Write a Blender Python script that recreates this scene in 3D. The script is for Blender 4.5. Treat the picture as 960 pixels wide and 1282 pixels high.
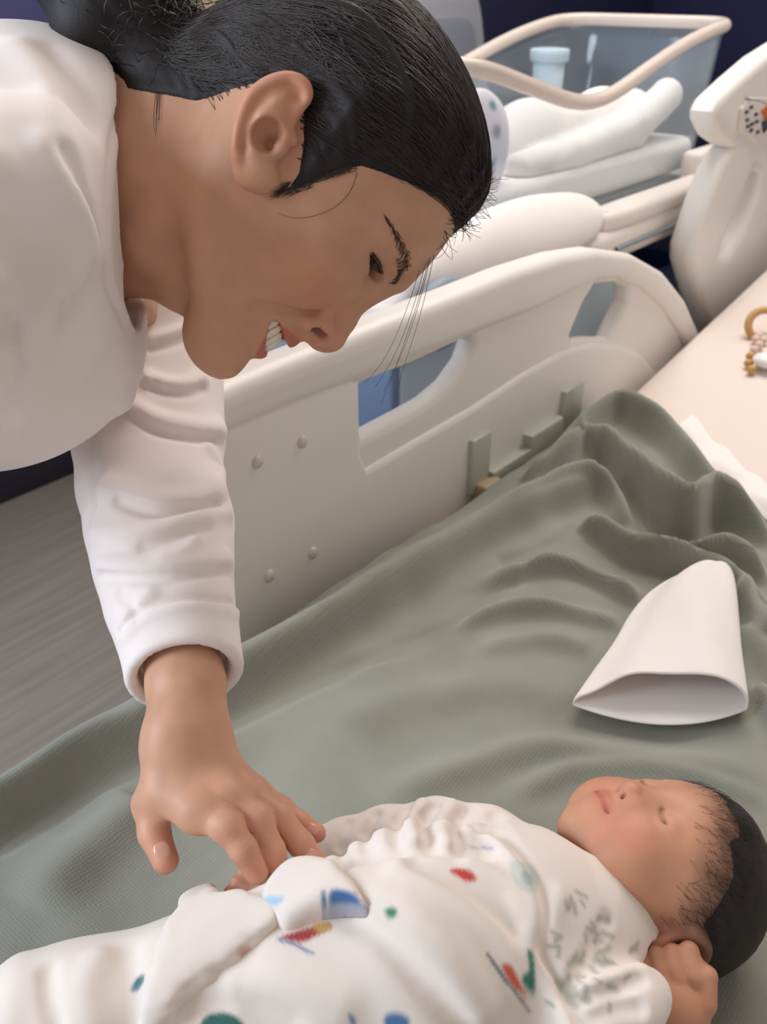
import bpy, bmesh, math, random
import numpy as np
from mathutils import Vector, Matrix

random.seed(4)
rng = np.random.default_rng(7)
scene = bpy.context.scene
for o in list(bpy.data.objects):
    bpy.data.objects.remove(o, do_unlink=True)
COL = scene.collection

# ------------------------------------------------------------------ camera
FPX = 1200.0                                   # focal length in pixels of the 960x1282 frame
PITCH, HEAD = math.radians(29.4), math.radians(39.0)
CAM = np.array([0.0, 0.0, 1.2])
FW = np.array([math.cos(HEAD) * math.cos(PITCH), math.sin(HEAD) * math.cos(PITCH), -math.sin(PITCH)])
RT = np.array([math.sin(HEAD), -math.cos(HEAD), 0.0])
UP = np.cross(RT, FW)
cam_d = bpy.data.cameras.new('camera')
cam_d.sensor_fit = 'VERTICAL'
cam_d.sensor_height = 36.0
cam_d.lens = 36.0 * FPX / 1282.0
cam_d.clip_start = 0.02
cam_d.dof.use_dof = True
cam_d.dof.focus_distance = 0.62
cam_d.dof.aperture_fstop = 10.0
cam = bpy.data.objects.new('camera', cam_d)
COL.objects.link(cam)
cam.location = CAM
cam.rotation_euler = Matrix((RT, UP, -FW)).transposed().to_euler()
scene.camera = cam

# ------------------------------------------------------------------ light
scene.view_settings.view_transform = 'Standard'
scene.view_settings.look = 'None'
scene.view_settings.exposure = 0.05
scene.view_settings.gamma = 1.0
scene.view_settings.use_curve_mapping = False
world = bpy.data.worlds.new('world')
scene.world = world
world.use_nodes = True
wb = world.node_tree.nodes['Background']
wb.inputs[0].default_value = (1.0, 0.93, 0.87, 1)
wb.inputs[1].default_value = 0.48

def area_light(name, loc, target, w, h, power, col):
    l = bpy.data.lights.new(name, 'AREA')
    l.shape = 'RECTANGLE'
    l.size, l.size_y, l.energy, l.color = w, h, power, col
    o = bpy.data.objects.new(name, l)
    COL.objects.link(o)
    o.location = loc
    o.rotation_euler = (Vector(target) - Vector(loc)).to_track_quat('-Z', 'Y').to_euler()
    return o
area_light('window_daylight', (-1.3, 1.75, 1.75), (0.5, 0.45, 0.75), 1.5, 1.3, 75.0, (0.76, 0.88, 1.0))
area_light('overhead_fill', (1.95, 0.75, 2.5), (1.4, 0.6, 0.8), 1.6, 1.2, 40.0, (1.0, 0.94, 0.87))  # added fill lamp, no known fixture; brightens the bassinet, rail and sheet

# ------------------------------------------------------------------ pixel helpers (a pixel is a direction only)
def ray(x, y):
    return FW + RT * (x - 480.0) / FPX - UP * (y - 641.0) / FPX
def at(x, y, d):
    return CAM + d * ray(x, y)
def onz(x, y, z):
    r = ray(x, y)
    return CAM + r * (z - CAM[2]) / r[2]
def ony(x, y, Y):
    r = ray(x, y)
    return CAM + r * (Y - CAM[1]) / r[1]

# ------------------------------------------------------------------ object helpers
def tag(o, label=None, cat=None, group=None, kind=None):
    if label: o['label'] = label
    if cat: o['category'] = cat
    if group: o['group'] = group
    if kind: o['kind'] = kind
    return o
def empty(name, loc=(0, 0, 0)):
    o = bpy.data.objects.new(name, None)
    COL.objects.link(o)
    o.location = loc
    return o
def put(name, me, mat=None, parent=None, smooth=True):
    o = bpy.data.objects.new(name, me)
    COL.objects.link(o)
    if mat is not None and len(me.materials) == 0:
        me.materials.append(mat)
    if smooth:
        me.polygons.foreach_set('use_smooth', np.ones(len(me.polygons), dtype=bool))
    if parent is not None:
        o.parent = parent
        o.matrix_parent_inverse = Matrix.Translation(parent.location).inverted()
    return o
def mesh_np(name, V, Q, col=None, tris=False):
    n = 3 if tris else 4
    me = bpy.data.meshes.new(name)
    V = np.asarray(V, np.float32); Q = np.asarray(Q, np.int32)
    me.vertices.add(len(V)); me.vertices.foreach_set('co', V.ravel())
    me.loops.add(Q.size); me.loops.foreach_set('vertex_index', Q.ravel())
    me.polygons.add(len(Q))
    me.polygons.foreach_set('loop_start', np.arange(0, Q.size, n, dtype=np.int32))
    try: me.polygons.foreach_set('loop_total', np.full(len(Q), n, np.int32))
    except Exception: pass
    me.update(calc_edges=True)
    if col is not None:
        a = me.color_attributes.new('Col', 'FLOAT_COLOR', 'POINT')
        c = np.ones((len(V), 4), np.float32); c[:, :3] = col
        a.data.foreach_set('color', c.ravel())
    return me
def mesh_bm(name, bm):
    bmesh.ops.recalc_face_normals(bm, faces=bm.faces[:])
    me = bpy.data.meshes.new(name)
    bm.to_mesh(me); bm.free()
    return me
def srgb(r, g, b):
    f = lambda c: (c / 255 / 12.92) if c / 255 <= 0.04045 else ((c / 255 + 0.055) / 1.055) ** 2.4
    return (f(r), f(g), f(b))

def box_bm(lo, hi, bev=0.0, seg=3, bm=None):
    bm = bm or bmesh.new()
    lo, hi = Vector(lo), Vector(hi)
    r = bmesh.ops.create_cube(bm, size=1.0)
    for v in r['verts']:
        v.co = Vector((lo[i] + (v.co[i] + 0.5) * (hi[i] - lo[i]) for i in range(3)))
    if bev > 0:
        es = list({e for v in r['verts'] for e in v.link_edges})
        bmesh.ops.bevel(bm, geom=es, offset=bev, segments=seg, profile=0.5, affect='EDGES')
    return bm
def box(name, lo, hi, mat, parent=None, bev=0.004, seg=3):
    return put(name, mesh_bm(name, box_bm(lo, hi, bev, seg)), mat, parent)
def catmull(pts, n=8, closed=False):
    P = np.asarray(pts, float); out = []
    N = len(P)
    for i in range(N if closed else N - 1):
        if closed:
            a, b, c, d = P[(i - 1) % N], P[i], P[(i + 1) % N], P[(i + 2) % N]
        else:
            a, b, c, d = P[max(i - 1, 0)], P[i], P[i + 1], P[min(i + 2, N - 1)]
        for t in np.arange(n) / n:
            out.append(0.5 * (2 * b + (c - a) * t + (2 * a - 5 * b + 4 * c - d) * t * t + (3 * b - a - 3 * c + d) * t ** 3))
    if not closed: out.append(P[-1])
    return np.array(out)
def tube_np(pts, rad, sides=6):
    """vertices and quads of a tube along a polyline; rad scalar or per point"""
    P = np.asarray(pts, float); n = len(P)
    rad = np.broadcast_to(np.asarray(rad, float), (n,))
    T = np.gradient(P, axis=0); T /= np.linalg.norm(T, axis=1, keepdims=True) + 1e-12
    ref = np.array([0.31, 0.23, 0.92]);
    A = np.cross(T, ref); A /= np.linalg.norm(A, axis=1, keepdims=True) + 1e-9
    B = np.cross(T, A)
    th = np.arange(sides) * 2 * math.pi / sides
    V = P[:, None] + rad[:, None, None] * (np.cos(th)[None, :, None] * A[:, None] + np.sin(th)[None, :, None] * B[:, None])
    idx = np.arange(n * sides).reshape(n, sides)
    a, b = idx[:-1], idx[1:]
    Q = np.stack([a, np.roll(a, -1, 1), np.roll(b, -1, 1), b], -1).reshape(-1, 4)
    return V.reshape(-1, 3), Q
def tubes_mesh(name, paths, sides=6):
    Vs, Qs, k = [], [], 0
    for p, r in paths:
        v, q = tube_np(p, r, sides)
        Vs.append(v); Qs.append(q + k); k += len(v)
    return mesh_np(name, np.concatenate(Vs), np.concatenate(Qs))
def tube(name, pts, rad, mat, parent=None, sides=10):
    return put(name, tubes_mesh(name, [(pts, rad)], sides), mat, parent)
def lathe_bm(prof, seg=24, bm=None, M=None):
    bm = bm or bmesh.new()
    rings = []
    for r, z in prof:
        rings.append([bm.verts.new((r * math.cos(a * 2 * math.pi / seg), r * math.sin(a * 2 * math.pi / seg), z)) for a in range(seg)])
    for a, b in zip(rings[:-1], rings[1:]):
        for i in range(seg):
            bm.faces.new((a[i], a[(i + 1) % seg], b[(i + 1) % seg], b[i]))
    if prof[0][0] > 1e-6: bm.faces.new(rings[0][::-1])
    if prof[-1][0] > 1e-6: bm.faces.new(rings[-1])
    if M is not None: bm.transform(M)
    return bm
def plate(name, outlines, thick, bevel, M, mat, parent=None, res=3):
    """2D outline (first) with holes (rest), extruded and bevelled; local xy plane, thickness along local z, centred"""
    cu = bpy.data.curves.new(name, 'CURVE')
    cu.dimensions = '2D'; cu.fill_mode = 'BOTH'
    cu.extrude = thick / 2 - bevel; cu.bevel_depth = bevel; cu.bevel_resolution = res
    cu.offset = -bevel
    for pts in outlines:
        sp = cu.splines.new('POLY')
        sp.points.add(len(pts) - 1)
        for i, p in enumerate(pts): sp.points[i].co = (p[0], p[1], 0, 1)
        sp.use_cyclic_u = True
    tmp = bpy.data.objects.new(name + '_tmp', cu)
    COL.objects.link(tmp)
    bpy.context.view_layer.update()
    me = bpy.data.meshes.new_from_object(tmp.evaluated_get(bpy.context.evaluated_depsgraph_get()))
    bpy.data.objects.remove(tmp, do_unlink=True); bpy.data.curves.remove(cu)
    me.name = name
    me.transform(M)
    bm = bmesh.new(); bm.from_mesh(me)
    bmesh.ops.remove_doubles(bm, verts=bm.verts[:], dist=1e-5)
    bmesh.ops.recalc_face_normals(bm, faces=bm.faces[:])
    bm.to_mesh(me); bm.free()
    o = put(name, me, mat, parent, smooth=True)
    try:
        me.set_sharp_from_angle(angle=math.radians(40))
    except Exception: pass
    return o

# ------------------------------------------------------------------ materials
def material(name, col, rough=0.6, spec=0.4, var=0.0, vscale=8.0, bump=0.0, bscale=200.0, sss=0.0, sssr=(1, .35, .2), sssc=0.01,
             vcol=False, sheen=0.0, metallic=0.0, bdist=0.002, trans=0.0, ior=1.45, coat=0.0, alpha=1.0):
    m = bpy.data.materials.new(name); m.use_nodes = True
    nt = m.node_tree; N, L = nt.nodes, nt.links
    b = N['Principled BSDF']
    b.inputs['Roughness'].default_value = rough
    b.inputs['Specular IOR Level'].default_value = spec
    b.inputs['Metallic'].default_value = metallic
    b.inputs['IOR'].default_value = ior
    b.inputs['Transmission Weight'].default_value = trans
    b.inputs['Coat Weight'].default_value = coat
    b.inputs['Alpha'].default_value = alpha
    if sheen: b.inputs['Sheen Weight'].default_value = sheen; b.inputs['Sheen Roughness'].default_value = 0.6
    if sss:
        b.inputs['Subsurface Weight'].default_value = sss
        b.inputs['Subsurface Radius'].default_value = sssr
        b.inputs['Subsurface Scale'].default_value = sssc
    tc = N.new('ShaderNodeTexCoord')
    src = None
    if vcol:
        a = N.new('ShaderNodeVertexColor'); a.layer_name = 'Col'; src = a.outputs['Color']
    else:
        b.inputs['Base Color'].default_value = (*col, 1)
    if var > 0:
        n = N.new('ShaderNodeTexNoise'); n.inputs['Scale'].default_value = vscale; n.inputs['Detail'].default_value = 5
        L.new(tc.outputs['Object'], n.inputs['Vector'])
        mr = N.new('ShaderNodeMapRange'); mr.inputs[1].default_value = 0.3; mr.inputs[2].default_value = 0.7
        mr.inputs[3].default_value = 1 - var; mr.inputs[4].default_value = 1 + var
        L.new(n.outputs['Fac'], mr.inputs[0])
        mx = N.new('ShaderNodeMix'); mx.data_type = 'RGBA'; mx.blend_type = 'MULTIPLY'; mx.inputs[0].default_value = 1
        if src is not None: L.new(src, mx.inputs[6])
        else: mx.inputs[6].default_value = (*col, 1)
        L.new(mr.outputs[0], mx.inputs[7]); src = mx.outputs[2]
    if src is not None: L.new(src, b.inputs['Base Color'])
    if bump > 0:
        n2 = N.new('ShaderNodeTexNoise'); n2.inputs['Scale'].default_value = bscale; n2.inputs['Detail'].default_value = 3
        L.new(tc.outputs['Object'], n2.inputs['Vector'])
        bp = N.new('ShaderNodeBump'); bp.inputs['Strength'].default_value = bump; bp.inputs['Distance'].default_value = bdist
        L.new(n2.outputs['Fac'], bp.inputs['Height']); L.new(bp.outputs[0], b.inputs['Normal'])
    return m

# ------------------------------------------------------------------ signed distance sculpting
def vlen(p): return np.sqrt(np.einsum('...i,...i->...', p, p))
def smin(a, b, k):
    h = np.clip(0.5 + 0.5 * (b - a) / k, 0, 1)
    return b + (a - b) * h - k * h * (1 - h)
def smax(a, b, k): return -smin(-a, -b, k)
def sphere(p, c, r): return vlen(p - c) - r
def ellip(p, c, r, R=None):
    q = p - c
    if R is not None: q = q @ R            # columns of R are the local axes
    r = np.asarray(r, float)
    k0 = vlen(q / r); k1 = vlen(q / (r * r))
    return k0 * (k0 - 1) / (k1 + 1e-9)
def cap(p, a, b, ra, rb=None):
    rb = ra if rb is None else rb
    a = np.asarray(a, float); b = np.asarray(b, float)
    ba = b - a; pa = p - a
    t = np.clip(pa @ ba / (ba @ ba + 1e-12), 0, 1)
    return vlen(pa - t[:, None] * ba) - (ra + (rb - ra) * t)
def chain(p, pts, rads, k=0.004):
    d = None
    for i in range(len(pts) - 1):
        c = cap(p, pts[i], pts[i + 1], rads[i], rads[i + 1])
        d = c if d is None else (np.minimum(d, c) if k <= 0 else smin(d, c, k))
    return d
def polydist(p, pts):
    d = None
    for a, b in zip(pts[:-1], pts[1:]):
        c = cap(p, a, b, 0.0)
        d = c if d is None else np.minimum(d, c)
    return d
def near(p, pts, r, f, big):
    """evaluate f only close to a polyline; elsewhere return big"""
    pts = np.asarray(pts)
    lo, hi = pts.min(0) - r, pts.max(0) + r
    m = np.all((p > lo) & (p < hi), axis=1)
    out = np.full(len(p), big)
    if m.any(): out[m] = f(p[m])
    return out

def mesh_sdf(f, lo, hi, h, B=8, margin=1.0, proj=2):
    lo = np.asarray(lo, float); hi = np.asarray(hi, float)
    nb = np.ceil((hi - lo) / (h * B)).astype(int)
    n = nb * B
    gc = np.stack(np.meshgrid(*[(np.arange(k) + 0.5) * B * h for k in nb], indexing='ij'), -1).reshape(-1, 3) + lo
    fc = np.concatenate([f(c) for c in np.array_split(gc, max(1, len(gc) // 200000 + 1))])
    keep = np.abs(fc) < 0.87 * B * h * margin + 2 * h
    sg = np.where(fc < 0, -1.0, 1.0).astype(np.float32).reshape(nb)
    D = np.ones(n + 1, np.float32)
    D[:-1, :-1, :-1] = np.repeat(np.repeat(np.repeat(sg, B, 0), B, 1), B, 2)
    off = np.stack(np.meshgrid(*[np.arange(B + 1)] * 3, indexing='ij'), -1).reshape(-1, 3)
    bi = np.stack(np.unravel_index(np.nonzero(keep)[0], nb), -1) * B
    for s in range(0, len(bi), 400):
        ii = (bi[s:s + 400, None] + off[None]).reshape(-1, 3)
        D[ii[:, 0], ii[:, 1], ii[:, 2]] = f(lo + ii * h)
    S = D < 0
    a = S[:-1, :-1, :-1]
    cnt = np.zeros(n, np.int8)
    for dx in (0, 1):
        for dy in (0, 1):
            for dz in (0, 1):
                cnt += S[dx:n[0] + dx, dy:n[1] + dy, dz:n[2] + dz]
    act = (cnt > 0) & (cnt < 8)
    I = np.stack(np.nonzero(act), -1)
    cor = [(0,0,0),(1,0,0),(0,1,0),(1,1,0),(0,0,1),(1,0,1),(0,1,1),(1,1,1)]
    val = [D[I[:, 0] + c[0], I[:, 1] + c[1], I[:, 2] + c[2]] for c in cor]
    acc = np.zeros((len(I), 3)); num = np.zeros(len(I))
    for u, v in [(0,1),(2,3),(4,5),(6,7),(0,2),(1,3),(4,6),(5,7),(0,4),(1,5),(2,6),(3,7)]:
        x = (val[u] < 0) != (val[v] < 0)
        t = np.where(x, val[u] / np.where(x, val[u] - val[v], 1), 0)
        pu, pv = np.array(cor[u], float), np.array(cor[v], float)
        acc += np.where(x[:, None], pu + t[:, None] * (pv - pu), 0); num += x
    V = lo + (I + acc / num[:, None]) * h
    gi = np.full(n, -1, np.int32); gi[act] = np.arange(len(I))
    Q = []
    for ax in range(3):
        b, c = (ax + 1) % 3, (ax + 2) % 3
        s0 = [slice(1, -1)] * 3; s1 = [slice(1, -1)] * 3
        s0[ax] = slice(0, -1); s1[ax] = slice(1, None)
        e0, e1 = S[tuple(s0)], S[tuple(s1)]
        E = np.stack(np.nonzero(e0 != e1), -1)
        E[:, b] += 1; E[:, c] += 1
        inside = S[E[:, 0], E[:, 1], E[:, 2]]
        q = []
        for db, dc in ((-1, -1), (0, -1), (0, 0), (-1, 0)):
            k = E.copy(); k[:, b] += db; k[:, c] += dc
            q.append(gi[k[:, 0], k[:, 1], k[:, 2]])
        q = np.stack(q, -1)
        q[~inside] = q[~inside][:, ::-1]
        Q.append(q)
    Q = np.concatenate(Q); Q = Q[(Q >= 0).all(1)]
    V = project(f, V, proj, h)
    return V, Q
def grad(f, p, e=4e-4):
    k = np.array([[1, -1, -1], [-1, -1, 1], [-1, 1, -1], [1, 1, 1]], float)
    g = sum(k[i] * f(p + e * k[i])[:, None] for i in range(4)) / (4 * e)
    return g
def project(f, V, it=2, lim=0.01):
    for _ in range(it):
        d = f(V); g = grad(f, V)
        st = -(d / np.maximum((g * g).sum(1), 0.15))[:, None] * g
        L_ = vlen(st)[:, None]
        V = V + st * np.minimum(1, 0.6 * lim / np.maximum(L_, 1e-9))
    return V
def march(f, pxs, d0=0.3, d1=1.3):
    """first hits of the sculpted solid along the rays of some pixels"""
    pxs = np.asarray(pxs, float)
    R = np.array([ray(x, y) for x, y in pxs[:, :2]])
    t = np.full(len(R), d0)
    for _ in range(90):
        d = f(CAM + t[:, None] * R)
        t = np.minimum(t + d * 0.7, d1)
    return CAM + t[:, None] * R
def march_many(f, lists, d0=0.3, d1=1.3):
    n = [len(l) for l in lists]
    P = march(f, np.concatenate([np.asarray(l, float)[:, :2] for l in lists]), d0, d1)
    return np.split(P, np.cumsum(n)[:-1])
def mix(a, b, w): return a + (b - a) * w[:, None]
def ss(x, a, b):
    t = np.clip((x - a) / (b - a), 0, 1)
    return t * t * (3 - 2 * t)
def vnoise(p, s, seed=0):
    """cheap smooth noise from a few sines, -1..1"""
    r = np.random.default_rng(seed)
    o = 0
    for i in range(5):
        k = r.normal(size=3); k /= np.linalg.norm(k)
        o = o + np.sin(p @ k * s * (0.7 + 0.25 * i) + r.uniform(0, 6.28) + 0.8 * np.sin(p @ r.normal(size=3) * s * 0.5))
    return o / 3.2
# ================================================================== the room
M_floor = material('vinyl_floor', srgb(150, 140, 132), rough=0.45, spec=0.3)
nt = M_floor.node_tree; N, L = nt.nodes, nt.links
tc = N.new('ShaderNodeTexCoord'); mp = N.new('ShaderNodeMapping')
mp.inputs['Rotation'].default_value = (0, 0, math.radians(20)); mp.inputs['Scale'].default_value = (1.2, 22, 1)
nz = N.new('ShaderNodeTexNoise'); nz.inputs['Scale'].default_value = 3.0; nz.inputs['Detail'].default_value = 6
rp = N.new('ShaderNodeValToRGB'); rp.color_ramp.elements[0].position = 0.3; rp.color_ramp.elements[1].position = 0.72
rp.color_ramp.elements[0].color = (*srgb(150, 139, 130), 1); rp.color_ramp.elements[1].color = (*srgb(172, 160, 149), 1)
L.new(tc.outputs['Object'], mp.inputs[0]); L.new(mp.outputs[0], nz.inputs['Vector']); L.new(nz.outputs['Fac'], rp.inputs[0])
L.new(rp.outputs[0], N['Principled BSDF'].inputs['Base Color'])
M_navy = material('navy_paint', srgb(78, 78, 122), rough=0.7, var=0.06, vscale=3)
M_white = material('moulded_plastic', srgb(228, 222, 216), rough=0.38, spec=0.45, var=0.015, vscale=6, bump=0.02, bscale=500)
M_cream = material('cream_paint', srgb(176, 156, 128), rough=0.5, var=0.03)
M_dark = material('dark_trim', srgb(38, 36, 48), rough=0.5)

box('floor', (-4.0, -3.0, -0.06), (4.6, 2.15, 0.0), M_floor, bev=0)['kind'] = 'structure'
box('wall_back', (-4.0, 2.15, 0.0), (4.72, 2.27, 2.6), M_navy, bev=0)['kind'] = 'structure'
box('baseboard_back', (-4.0, 2.135, 0.0), (4.6, 2.149, 0.1), M_dark, bev=0.004)['kind'] = 'structure'
box('wall_right', (4.6, -3.0, 0.0), (4.72, 2.15, 2.6), M_navy, bev=0)['kind'] = 'structure'
box('baseboard_right', (4.585, -3.0, 0.0), (4.599, 2.13, 0.1), M_dark, bev=0.004)['kind'] = 'structure'
# door in the far wall with its dark frame, then a pale panel beside it
d = empty('door_1', (1.72, 2.13, 0.0)); tag(d, 'beige door with dark frame in the navy wall', kind='structure')
box('door_leaf', (1.52, 2.112, 0.0), (1.995, 2.15, 2.05), M_cream, d)
box('door_frame', (1.995, 2.105, 0.0), (2.03, 2.15, 2.1), M_dark, d)
box('door_frame', (1.47, 2.105, 0.0), (1.52, 2.15, 2.1), M_dark, d)
t = box('trim_1', (2.03, 2.11, 0.0), (2.32, 2.149, 2.1), M_white); tag(t, 'white panel beside the beige door', kind='structure')

# ------------------------------------------------------------------ grey stacking chair by the wall
M_grey = material('grey_shell', srgb(158, 160, 168), rough=0.45, var=0.04)
M_chrome = material('chrome_tube', (0.5, 0.5, 0.52), rough=0.25, metallic=1.0)
ch = empty('chair', (2.50, 1.72, 0)); tag(ch, 'grey moulded plastic chair against the navy wall behind the bassinet', 'chair')
X0, Y0 = 2.50, 1.78
def shell_bm(prof, half, thick):
    bm = bmesh.new(); rows = []
    for (y, z) in prof:
        row = []
        for i in range(9):
            u = -1 + i / 4
            row.append(bm.verts.new((X0 + u * half, Y0 + y - 0.03 * u * u, z + 0.01 * u * u)))
        rows.append(row)
    for a, b in zip(rows[:-1], rows[1:]):
        for i in range(8): bm.faces.new((a[i], a[i + 1], b[i + 1], b[i]))
    r = bmesh.ops.solidify(bm, geom=bm.faces[:], thickness=thick)
    return bm
put('seat', mesh_bm('seat', shell_bm([(-0.46, 0.43), (-0.42, 0.455), (-0.3, 0.45), (-0.15, 0.44), (-0.04, 0.45)], 0.23, 0.012)), M_grey, ch)
bk = plate('backrest', [catmull([(-0.21, 0.0), (0.21, 0.0), (0.225, 0.2), (0.215, 0.37), (0.17, 0.405), (0, 0.415), (-0.17, 0.405), (-0.215, 0.37), (-0.225, 0.2)], 5, True)],
           0.022, 0.009, Matrix.Translation((X0, Y0, 0.74)) @ Matrix.Rotation(math.radians(-8), 4, 'X') @ Matrix.Rotation(math.radians(90), 4, 'X'), M_grey, ch)
plate('back_panel', [catmull([(-0.15, 0.05), (0.15, 0.05), (0.165, 0.2), (0.155, 0.33), (0, 0.35), (-0.155, 0.33), (-0.165, 0.2)], 5, True)],
      0.02, 0.006, Matrix.Translation((X0, Y0 - 0.008, 0.74)) @ Matrix.Rotation(math.radians(-8), 4, 'X') @ Matrix.Rotation(math.radians(90), 4, 'X'),
      material('chair_inset', srgb(132, 136, 148), rough=0.5), ch)
for sx in (-1, 1):
    tube('leg', catmull([(X0 + sx * 0.2, Y0 - 0.46, 0.0), (X0 + sx * 0.19, Y0 - 0.42, 0.43), (X0 + sx * 0.19, Y0 - 0.3, 0.44)], 6), 0.011, M_chrome, ch)
    tube('leg', catmull([(X0 + sx * 0.2, Y0 + 0.06, 0.0), (X0 + sx * 0.2, Y0 - 0.01, 0.43), (X0 + sx * 0.2, Y0 + 0.02, 0.86)], 6), 0.011, M_chrome, ch)
# ================================================================== the hospital bed
MZ = 0.65                    # top of the mattress
MY = 0.556                   # far edge of the mattress
M_sheet = material('bed_sheet', srgb(226, 212, 204), rough=0.85, spec=0.15, var=0.02, vscale=5, bump=0.15, bscale=350, sheen=0.2)
M_steel = material('painted_steel', srgb(120, 122, 125), rough=0.45, metallic=0.4)
M_clip = material('green_grey_plastic', srgb(184, 184, 172), rough=0.3, spec=0.5)
M_screw = material('screw_cap', srgb(205, 198, 186), rough=0.3, spec=0.5)
bed = empty('hospital_bed', (0.5, 0.1, 0.0)); tag(bed, 'hospital bed with moulded ivory side rails and slightly raised head end', 'bed')
# mattress: flat run, then the raised head section
XB, SL = 1.21, math.tan(math.radians(8.8))
def top_z(X): return MZ + np.maximum(0, X - XB) * SL
bm = bmesh.new()
xs = list(np.linspace(-0.75, 1.0, 8)) + list(np.linspace(1.1, 1.95, 14))
prof = []
yy = [(-0.36, -0.13), (-0.372, -0.115), (-0.375, -0.08), (-0.372, -0.02), (-0.36, -0.006), (-0.34, 0.0), (0.1, 0.0), (MY - 0.035, 0.0), (MY - 0.014, -0.004), (MY - 0.003, -0.016), (MY, -0.04), (MY, -0.1), (MY - 0.01, -0.13)]
rows = []
for x in xs:
    b_ = float(top_z(np.array(x)))
    rows.append([bm.verts.new((x, y, b_ + z)) for y, z in yy])
for a, b in zip(rows[:-1], rows[1:]):
    for i in range(len(yy)):
        j = (i + 1) % len(yy)
        bm.faces.new((a[i], a[j], b[j], b[i]))
bm.faces.new(rows[0]); bm.faces.new(rows[-1][::-1])
put('mattress', mesh_bm('mattress', bm), M_sheet, bed)
box('bed_deck', (-0.75, -0.37, 0.46), (1.18, 0.55, 0.517), M_steel, bed, bev=0.01)
box('bed_deck', (1.19, -0.37, 0.46), (1.95, 0.55, 0.517), M_steel, bed, bev=0.01)
box('under_frame', (-0.7, -0.25, 0.16), (1.9, 0.43, 0.24), M_steel, bed, bev=0.01)
for x in (-0.1, 1.3): box('lift_column', (x - 0.1, -0.02, 0.22), (x + 0.1, 0.2, 0.47), M_steel, bed, bev=0.01)
for x in (-0.62, 1.8):
    for y in (-0.2, 0.38):
        p = put('caster', mesh_bm('caster', lathe_bm([(0.02, -0.02), (0.075, -0.018), (0.08, 0), (0.075, 0.018), (0.02, 0.02)], 20, None,
                Matrix.Translation((x, y, 0.08)) @ Matrix.Rotation(math.pi / 2, 4, 'X'))), M_dark, bed)
        box('caster_fork', (x - 0.03, y - 0.035, 0.075), (x + 0.03, y + 0.035, 0.18), M_steel, p, bev=0.006)
# ---- foot-side rail, traced in its own plane
RY = 0.575
def on_rail(pts, Y=RY):
    o = []
    for x, y in pts:
        q = ony(x, y, Y); o.append((q[0], q[2]))
    return o
def rail_M(yc): return Matrix.Translation((0, yc, 0)) @ Matrix.Rotation(math.pi / 2, 4, 'X')
left = [(0.43, 0.90), (0.405, 0.85), (0.41, 0.72), (0.45, 0.60), (0.50, 0.56)]
outer = left[::-1] + [(0.45, 0.900)] + on_rail([(262, 499), (350, 462), (450, 422), (560, 380), (640, 348), (700, 329), (745, 322), (788, 327), (824, 348), (850, 380), (866, 415), (873, 457)]) + [(1.55, 0.56)]
hole1 = on_rail([(451, 486), (456, 481), (520, 456), (580, 428), (592, 420), (594, 430), (586, 452), (566, 480), (540, 502), (510, 519), (456, 548), (453, 520)])
hole2 = on_rail([(746, 357), (775, 354), (787, 360), (786, 378), (772, 408), (764, 424), (740, 424), (716, 428), (716, 418), (732, 380)])
r1 = empty('side_rail', (0.95, RY + 0.02, 0.6)); r1.parent = bed; r1.matrix_parent_inverse = Matrix.Translation(bed.location).inverted()
r1['label'] = 'ivory moulded side rail with two grip openings'
plate('rail_panel', [outer, hole1, hole2], 0.028, 0.011, rail_M(RY + 0.014), M_white, r1, res=4)
# proud rounded top rim
rim_in = on_rail([(858, 445), (846, 418), (826, 385), (800, 363), (770, 349), (745, 352), (715, 366), (660, 392), (597, 417), (560, 432), (450, 476), (350, 513), (262, 550)])
rim_out = on_rail([(262, 489), (350, 452), (450, 412), (560, 370), (640, 338), (700, 319), (745, 312), (790, 318), (828, 340), (855, 374), (871, 412), (877, 452)])
plate('rail_rim', [[(0.425, 0.868), (0.415, 0.90), (0.43, 0.913)] + rim_out + rim_in], 0.044, 0.0145, rail_M(RY + 0.014), M_white, r1, res=4)
# proud lower panel
low = on_rail([(456, 586), (520, 548), (590, 508), (650, 468), (700, 440), (740, 429), (775, 431), (800, 443), (820, 468), (835, 500)])
plate('lower_panel', [[(0.505, 0.545), (0.455, 0.60), (0.418, 0.72), (0.414, 0.85), (0.425, 0.878)] + on_rail([(262, 540), (350, 503), (430, 470), (446, 474), (447, 520), (448, 566)]) + low + [(1.5, 0.545)]], 0.040, 0.008, rail_M(RY + 0.014), M_white, r1, res=3)
for x, y in ((322, 578), (378, 553), (337, 721), (391, 692)):
    q = ony(x, y, RY - 0.006)
    put('screw_cap', mesh_bm('screw_cap', lathe_bm([(0.0, -0.004), (0.004, -0.0038), (0.0062, -0.002), (0.0066, 0.0), (0.0066, 0.008)], 20, None,
        Matrix.Translation((q[0], RY + 0.0005 - 0.0062, q[2])) @ Matrix.Rotation(-math.pi / 2, 4, 'X'))), M_screw, r1)
# latch hardware low on the rail
def rbox(name, pxs, y0, y1, mat, bev=0.003):
    q = np.array(on_rail(pxs, RY - 0.01)); lo, hi = q.min(0), q.max(0)
    return box(name, (lo[0], y0, lo[1]), (hi[0], y1, hi[1]), mat, r1, bev=bev)
rbox('strap_slot', [(590, 552), (610, 606)], RY - 0.013, RY + 0.01, M_clip)
rbox('strap_slot', [(706, 490), (725, 524)], RY - 0.013, RY + 0.01, M_clip)
lat = np.array(on_rail([(612, 590), (660, 560), (660, 545), (700, 520), (702, 545), (664, 580), (640, 596), (616, 612)], RY - 0.012))
plate('latch_bar', [lat.tolist()], 0.022, 0.004, rail_M(RY - 0.008), M_clip, r1)
rbox('latch_knob', [(593, 606), (612, 622)], RY - 0.028, RY, M_cream, 0.004)
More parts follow.
